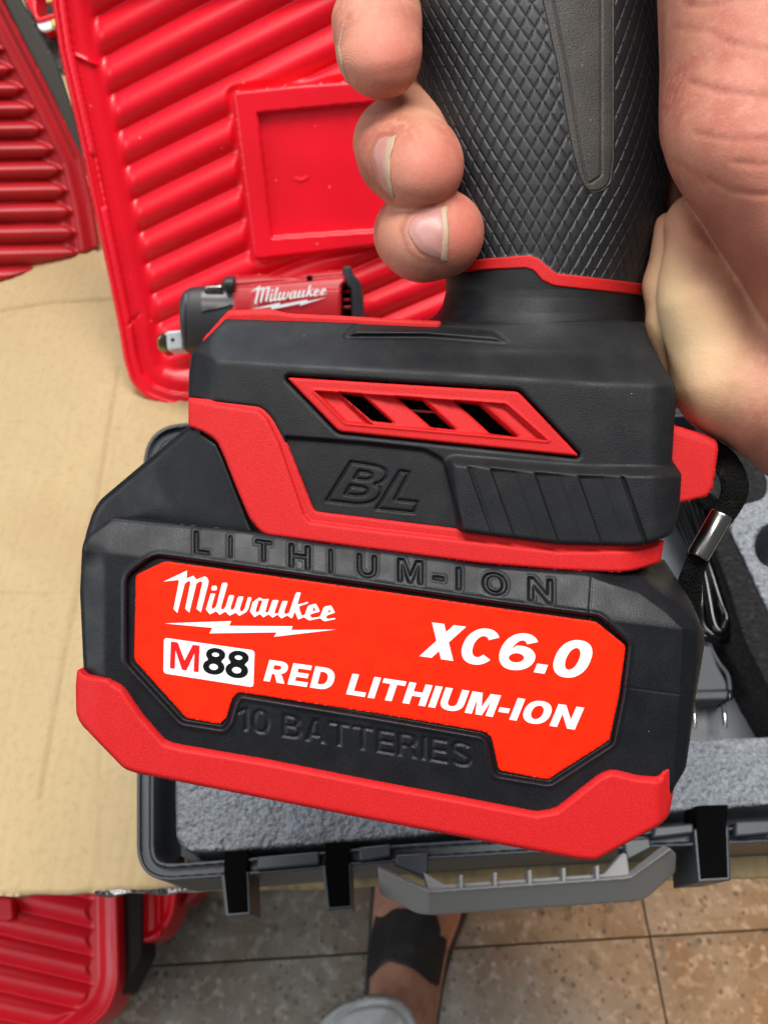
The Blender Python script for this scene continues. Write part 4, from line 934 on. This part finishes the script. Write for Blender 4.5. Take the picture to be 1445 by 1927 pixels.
# carry handle
ch_o = [(711, 1632), (806, 1679), (1186, 1652), (1262, 1594)]
def strip(name, top, bot, ztop, zbot, th, m, parent):
    a = [R_(x, y, z) for (x, y), z in zip(top, ztop)]; b = [R_(x, y, z) for (x, y), z in zip(bot, zbot)]
    # resample for a rounded bar
    o = mesh_np(name, np.array(a + b), [(i, i + 1, len(a) + i + 1, len(a) + i) for i in range(len(a) - 1)], m, parent, smooth=False)
    s = o.modifiers.new('s', 'SOLIDIFY'); s.thickness = th; s.offset = 0
    bv = o.modifiers.new('b', 'BEVEL'); bv.width = .0012; bv.segments = 3; bv.limit_method = 'ANGLE'
    return o
hpoly = rpoly([(711, 1634, 3), (806, 1676, 14), (1186, 1650, 14), (1258, 1594, 4), (1271, 1606, 5), (1270, 1642, 6), (1214, 1692, 16), (1190, 1697), (812, 1722, 20), (784, 1719, 12), (714, 1682, 6)], 8)
def hh(x, y, sd):
    yt = interp(x, [(700, 1628), (806, 1678), (1186, 1651), (1275, 1588)]); t = (y - yt)
    return 8 - .42 * np.clip(t, 0, 60) + 1.5 * np.exp(-(t / 3.5) ** 2) + rnd(sd, 4) * .5
carry = relief('carry_handle', [hpoly], hh, 2.0, R_, M['handle'], bc, back=.006, bdir=(0, .25, -.97))
box_px('handle_ledge', [(796, 1640), (836, 1664), (1136, 1644), (1172, 1604), (1180, 1606), (1186, 1652), (806, 1680)], -4, 3.5, M['handle'], bc, .001)
for x in (868, 932, 997, 1061, 1124):
    y = 1668 - (x - 868) * .068
    box_px('handle_rib', [(x - 3.5, y - 22), (x + 3.5, y - 23), (x + 4, y + 5), (x - 3, y + 6)], -2, 7.5, M['handle'], bc, .0005)
for pl in ([(744, 1608), (806, 1604), (806, 1636), (800, 1652), (744, 1628)], [(1172, 1580), (1222, 1576), (1226, 1596), (1180, 1620)]):
    box_px('handle_mount', pl, -10, 1.0, M['case'], bc)
# coiled cable, charger and plug in the recess
cb = thing('cable', 'black glossy coiled cable beside the wrist strap, lying in the foam recess', 'cable', tuple(R_(1340, 1100, -40)))
for i, (wt, wm, wb_, z, tp_, bt_) in enumerate(((7, 5, 9, -24, 925, 1188), (18, 11, 27, -28, 930, 1198), (30, 17, 45, -32, 934, 1204))):
    dn = [(1284 - wt, tp_ + 14), (1300 - wm * 1.3, 990), (1326 - wm, 1060), (1341 - wb_ * .8, 1130), (1349 - wb_, bt_ - 24), (1352 - wb_ * .62, bt_ - 6)]
    up = [(1354, bt_), (1356 + wb_ * .62, bt_ - 6), (1357 + wb_, bt_ - 26), (1346 + wb_ * .8, 1130), (1326 + wm, 1056), (1304 + wm * 1.3, 988), (1286 + wt, tp_ + 14), (1285, tp_)]
    tube('strand', [tuple(R_(x, y, z + 1.2 * math.sin(y / 40. + i))) for x, y in [p[:2] for p in smooth_path(dn + up + dn[:1], 5)][:-1]], .0021, M['cable'], cb, 12, closed=True)
tube('strand', [tuple(R_(x, y, z)) for x, y, z in smooth_path([(1330, 1200, -32), (1338, 1222, -34), (1352, 1248, -34), (1368, 1270, -32), (1373, 1300, -31)], 6)], .0011, M['greyplastic'], cb, 8)
cg = thing('charger', 'grey two pin charger plug lying in the recess of the foam case', 'charger', tuple(R_(1320, 1300, -48)))
box_px('housing', [(1230, 1205), (1338, 1214), (1350, 1252), (1372, 1292), (1372, 1300), (1230, 1304)], -46, -33, M['greyplastic'], cg, .0012)
box_px('plug_body', [(1230, 1302), (1372, 1299), (1368, 1316), (1230, 1320)], -46, -31, M['greyplastic'], cg, .001)
box_px('end_cap', [(1369, 1296), (1379, 1294), (1381, 1314), (1370, 1317)], -46, -30, M['cable'], cg, .0008)
for x in (1305, 1362):
    tube('pin', [tuple(R_(x - 2, 1318, -38)), tuple(R_(x, 1344, -38))], .0011, M['greyplastic'], cg, 10)
    tube('pin_tip', [tuple(R_(x, 1342, -38)), tuple(R_(x + 1.5, 1366, -38)), tuple(R_(x + 1.7, 1370, -38))], [.0011, .0011, .0006], M['steel'], cg, 10)

# red case on the floor, lower left
ZB = .16
rc3 = thing('tool_case', 'red ribbed tool case on the floor at the lower left, below the cardboard edge', 'tool case', tuple(G(100, 1800, 0)), 'red tool cases')
def B_(px, py, h): return G(px, py, ZB + np.asarray(h, float) / 1000.0)
b_out = rpoly([(-140, 1620), (214, 1620), (223, 1680), (226, 1852, 40), (206, 1906, 40), (168, 1938), (90, 1990), (-140, 2010)], 20)
def b_h(x, y, sd):
    d = -sd
    h = -3.5 * sst((d - 8) / 4) - 7 * sst((d - 20) / 22)
    ph = (y - .235 * x - 1742 + .235 * 160) / 53.0
    dr_ = 222 - x
    h += sst((dr_ - 48 + 5 * np.cos(2 * np.pi * ph)) / 10) * 6 * (ribs(ph) - .45) * sst((d - 40) / 14)
    h += 1.2 * np.exp(-((d - 14) / 3) ** 2)
    return h + rnd(sd, 5) * .5
relief('lid_shell', [b_out], b_h, 2.4, B_, M['lid'], rc3, back=.05, bdir=(0, 0, -1))
relief('catch', [rpoly([(-20, 1686), (24, 1690), (27, 1728), (14, 1736), (-20, 1730)], 6)], lambda x, y, s: 2 + rnd(s, 5) * .4, 2, B_, M['lid'], rc3, back=.01, bdir=(0, 0, -1))
relief('seal_strip', [rpoly([(218, 1620), (268, 1620), (270, 1680), (269, 1800), (232, 1872, 12), (218, 1880)], 4)], lambda x, y, s: -22 + rnd(s, 4) * .4, 3, B_, mat('black_seal', (.012, .010, .010), .6), rc3, back=.05, bdir=(0, 0, -1))
relief('base_shell', [rpoly([(262, 1620), (336, 1620), (333, 1690), (329, 1720, 20), (310, 1756, 20), (284, 1772, 14), (262, 1776)], 8)], lambda x, y, s: -26 - 10 * sst((-s - 8) / 8) + 4 * np.exp(-((x - 300) / 5.) ** 2) + rnd(s, 5) * .4, 2, B_, M['lid'], rc3, back=.05, bdir=(0, 0, -1))
relief('base_shell', [rpoly([(330, 1712, 6), (352, 1680), (372, 1640), (392, 1640), (384, 1676), (360, 1698)], 5)], lambda x, y, s: -50 + rnd(s, 5) * .4, 2, B_, M['lid2'], rc3, back=.03, bdir=(0, 0, -1))
# torn clear film along the cardboard edge
V = []; F = []; n = 60
for i in range(n):
    x = 180 + 225 * i / (n - 1); y0 = 1677 - .035 * (x - 180) + random.uniform(-.6, .6) - (6 if x > 370 else 0)
    wd = 9 + 4 * math.sin(i * .23)
    for j in range(4):
        V.append(tuple(G(x + random.uniform(-1, 1), y0 + wd * j / 3, ZC + .002 + random.uniform(0, .0022) - (.006 if j == 3 else 0))))
for i in range(n - 1):
    for j in range(3): F.append((i * 4 + j, i * 4 + j + 1, i * 4 + j + 5, i * 4 + j + 4))
film = mesh_np('torn_film', V, F, mat('crumpled_film', (.07, .07, .075), .18, ((300, .6, .004),), (((.75, .76, .78), 70, .56, .62),)), smooth=False)
sol = film.modifiers.new('s', 'SOLIDIFY'); sol.thickness = .0004
tag(film, 'crumpled strip of torn clear film along the front edge of the cardboard', 'film')

# =================================================================== THE FOOT BELOW
ft = thing('foot', 'bare foot in a black sandal under a white trouser hem, standing on the tiles', 'foot', tuple(G(760, 1800, 0)))
def Fm(px, py, h): return G(px, py, .012 + np.asarray(h, float) / 1000.0)
def foot_z(x, y):
    xc = interp(y, [(1640, 796), (1700, 784), (1780, 768), (1840, 762), (1990, 745)]); w = interp(y, [(1640, 88), (1720, 82), (1800, 70), (1900, 66), (1990, 70)])
    t = np.clip((x - xc) / w, -1, 1); return interp(y, [(1640, 22), (1720, 34), (1800, 52), (1880, 72), (1990, 100)]) * np.sqrt(1 - .96 * t * t)
M['footskin'] = mat('foot_skin', (.40, .19, .125), .5, ((900, .2, .0006),), (((.48, .25, .18), 40, .4, .7), ((.33, .13, .09), 60, .5, .75)), sss=.12)
f_out = rpoly([(708, 1640), (702, 1720), (698, 1790), (696, 1850), (680, 1990), (812, 1990), (830, 1860), (842, 1790), (862, 1740), (876, 1690), (880, 1640)], 20)
relief('foot_skin', [f_out], lambda x, y, s: foot_z(x, y), 4, Fm, M['footskin'], ft, back=.01, bdir=(0, 0, -1))
st_o = rpoly([(690, 1846, 4), (693, 1790), (706, 1722, 8), (716, 1728), (742, 1709), (790, 1712), (822, 1722, 8), (830, 1752), (826, 1760), (842, 1768), (836, 1800), (826, 1858, 8), (806, 1846), (780, 1824), (730, 1808, 10), (714, 1818)], 7)
relief('sandal_strap', [st_o], lambda x, y, s: foot_z(x, y) + 5 + 1.5 * np.sin(x / 9. + y / 30.) + rnd(s, 5) * .4, 3, Fm, M['sandal'], ft, back=.008, bdir=(0, 0, -1))
so_o = rpoly([(700, 1630), (688, 1850), (672, 2000), (816, 2000), (834, 1860), (852, 1790), (880, 1720), (892, 1630)], 20)
relief('sandal_sole', [so_o], lambda x, y, s: 2 + rnd(s, 6) * .4, 5, Fm, M['sandal'], ft, back=.014, bdir=(0, 0, -1))
def Ft(px, py, h): return G(px, py, .12 + np.asarray(h, float) / 1000.0)
tr_o = rpoly([(520, 2060), (596, 1925, 30), (650, 1886, 20), (705, 1872, 30), (748, 1880, 20), (774, 1902, 20), (792, 1945), (796, 2060)], 10)
relief('trouser_hem', [tr_o], lambda x, y, s: 40 * np.sqrt(np.clip(1 - ((x - 680) / 150.) ** 2, .02, 1)) + 4 * np.sin(x / 16. + y / 25.) + 5 * sst((-s - 16) / 8) - 2 * np.exp(-((-s - 14) / 2.) ** 2) + rnd(s, 10) * .6, 3.5, Ft, M['cloth'], ft, back=.05, bdir=(0, 0, -1))
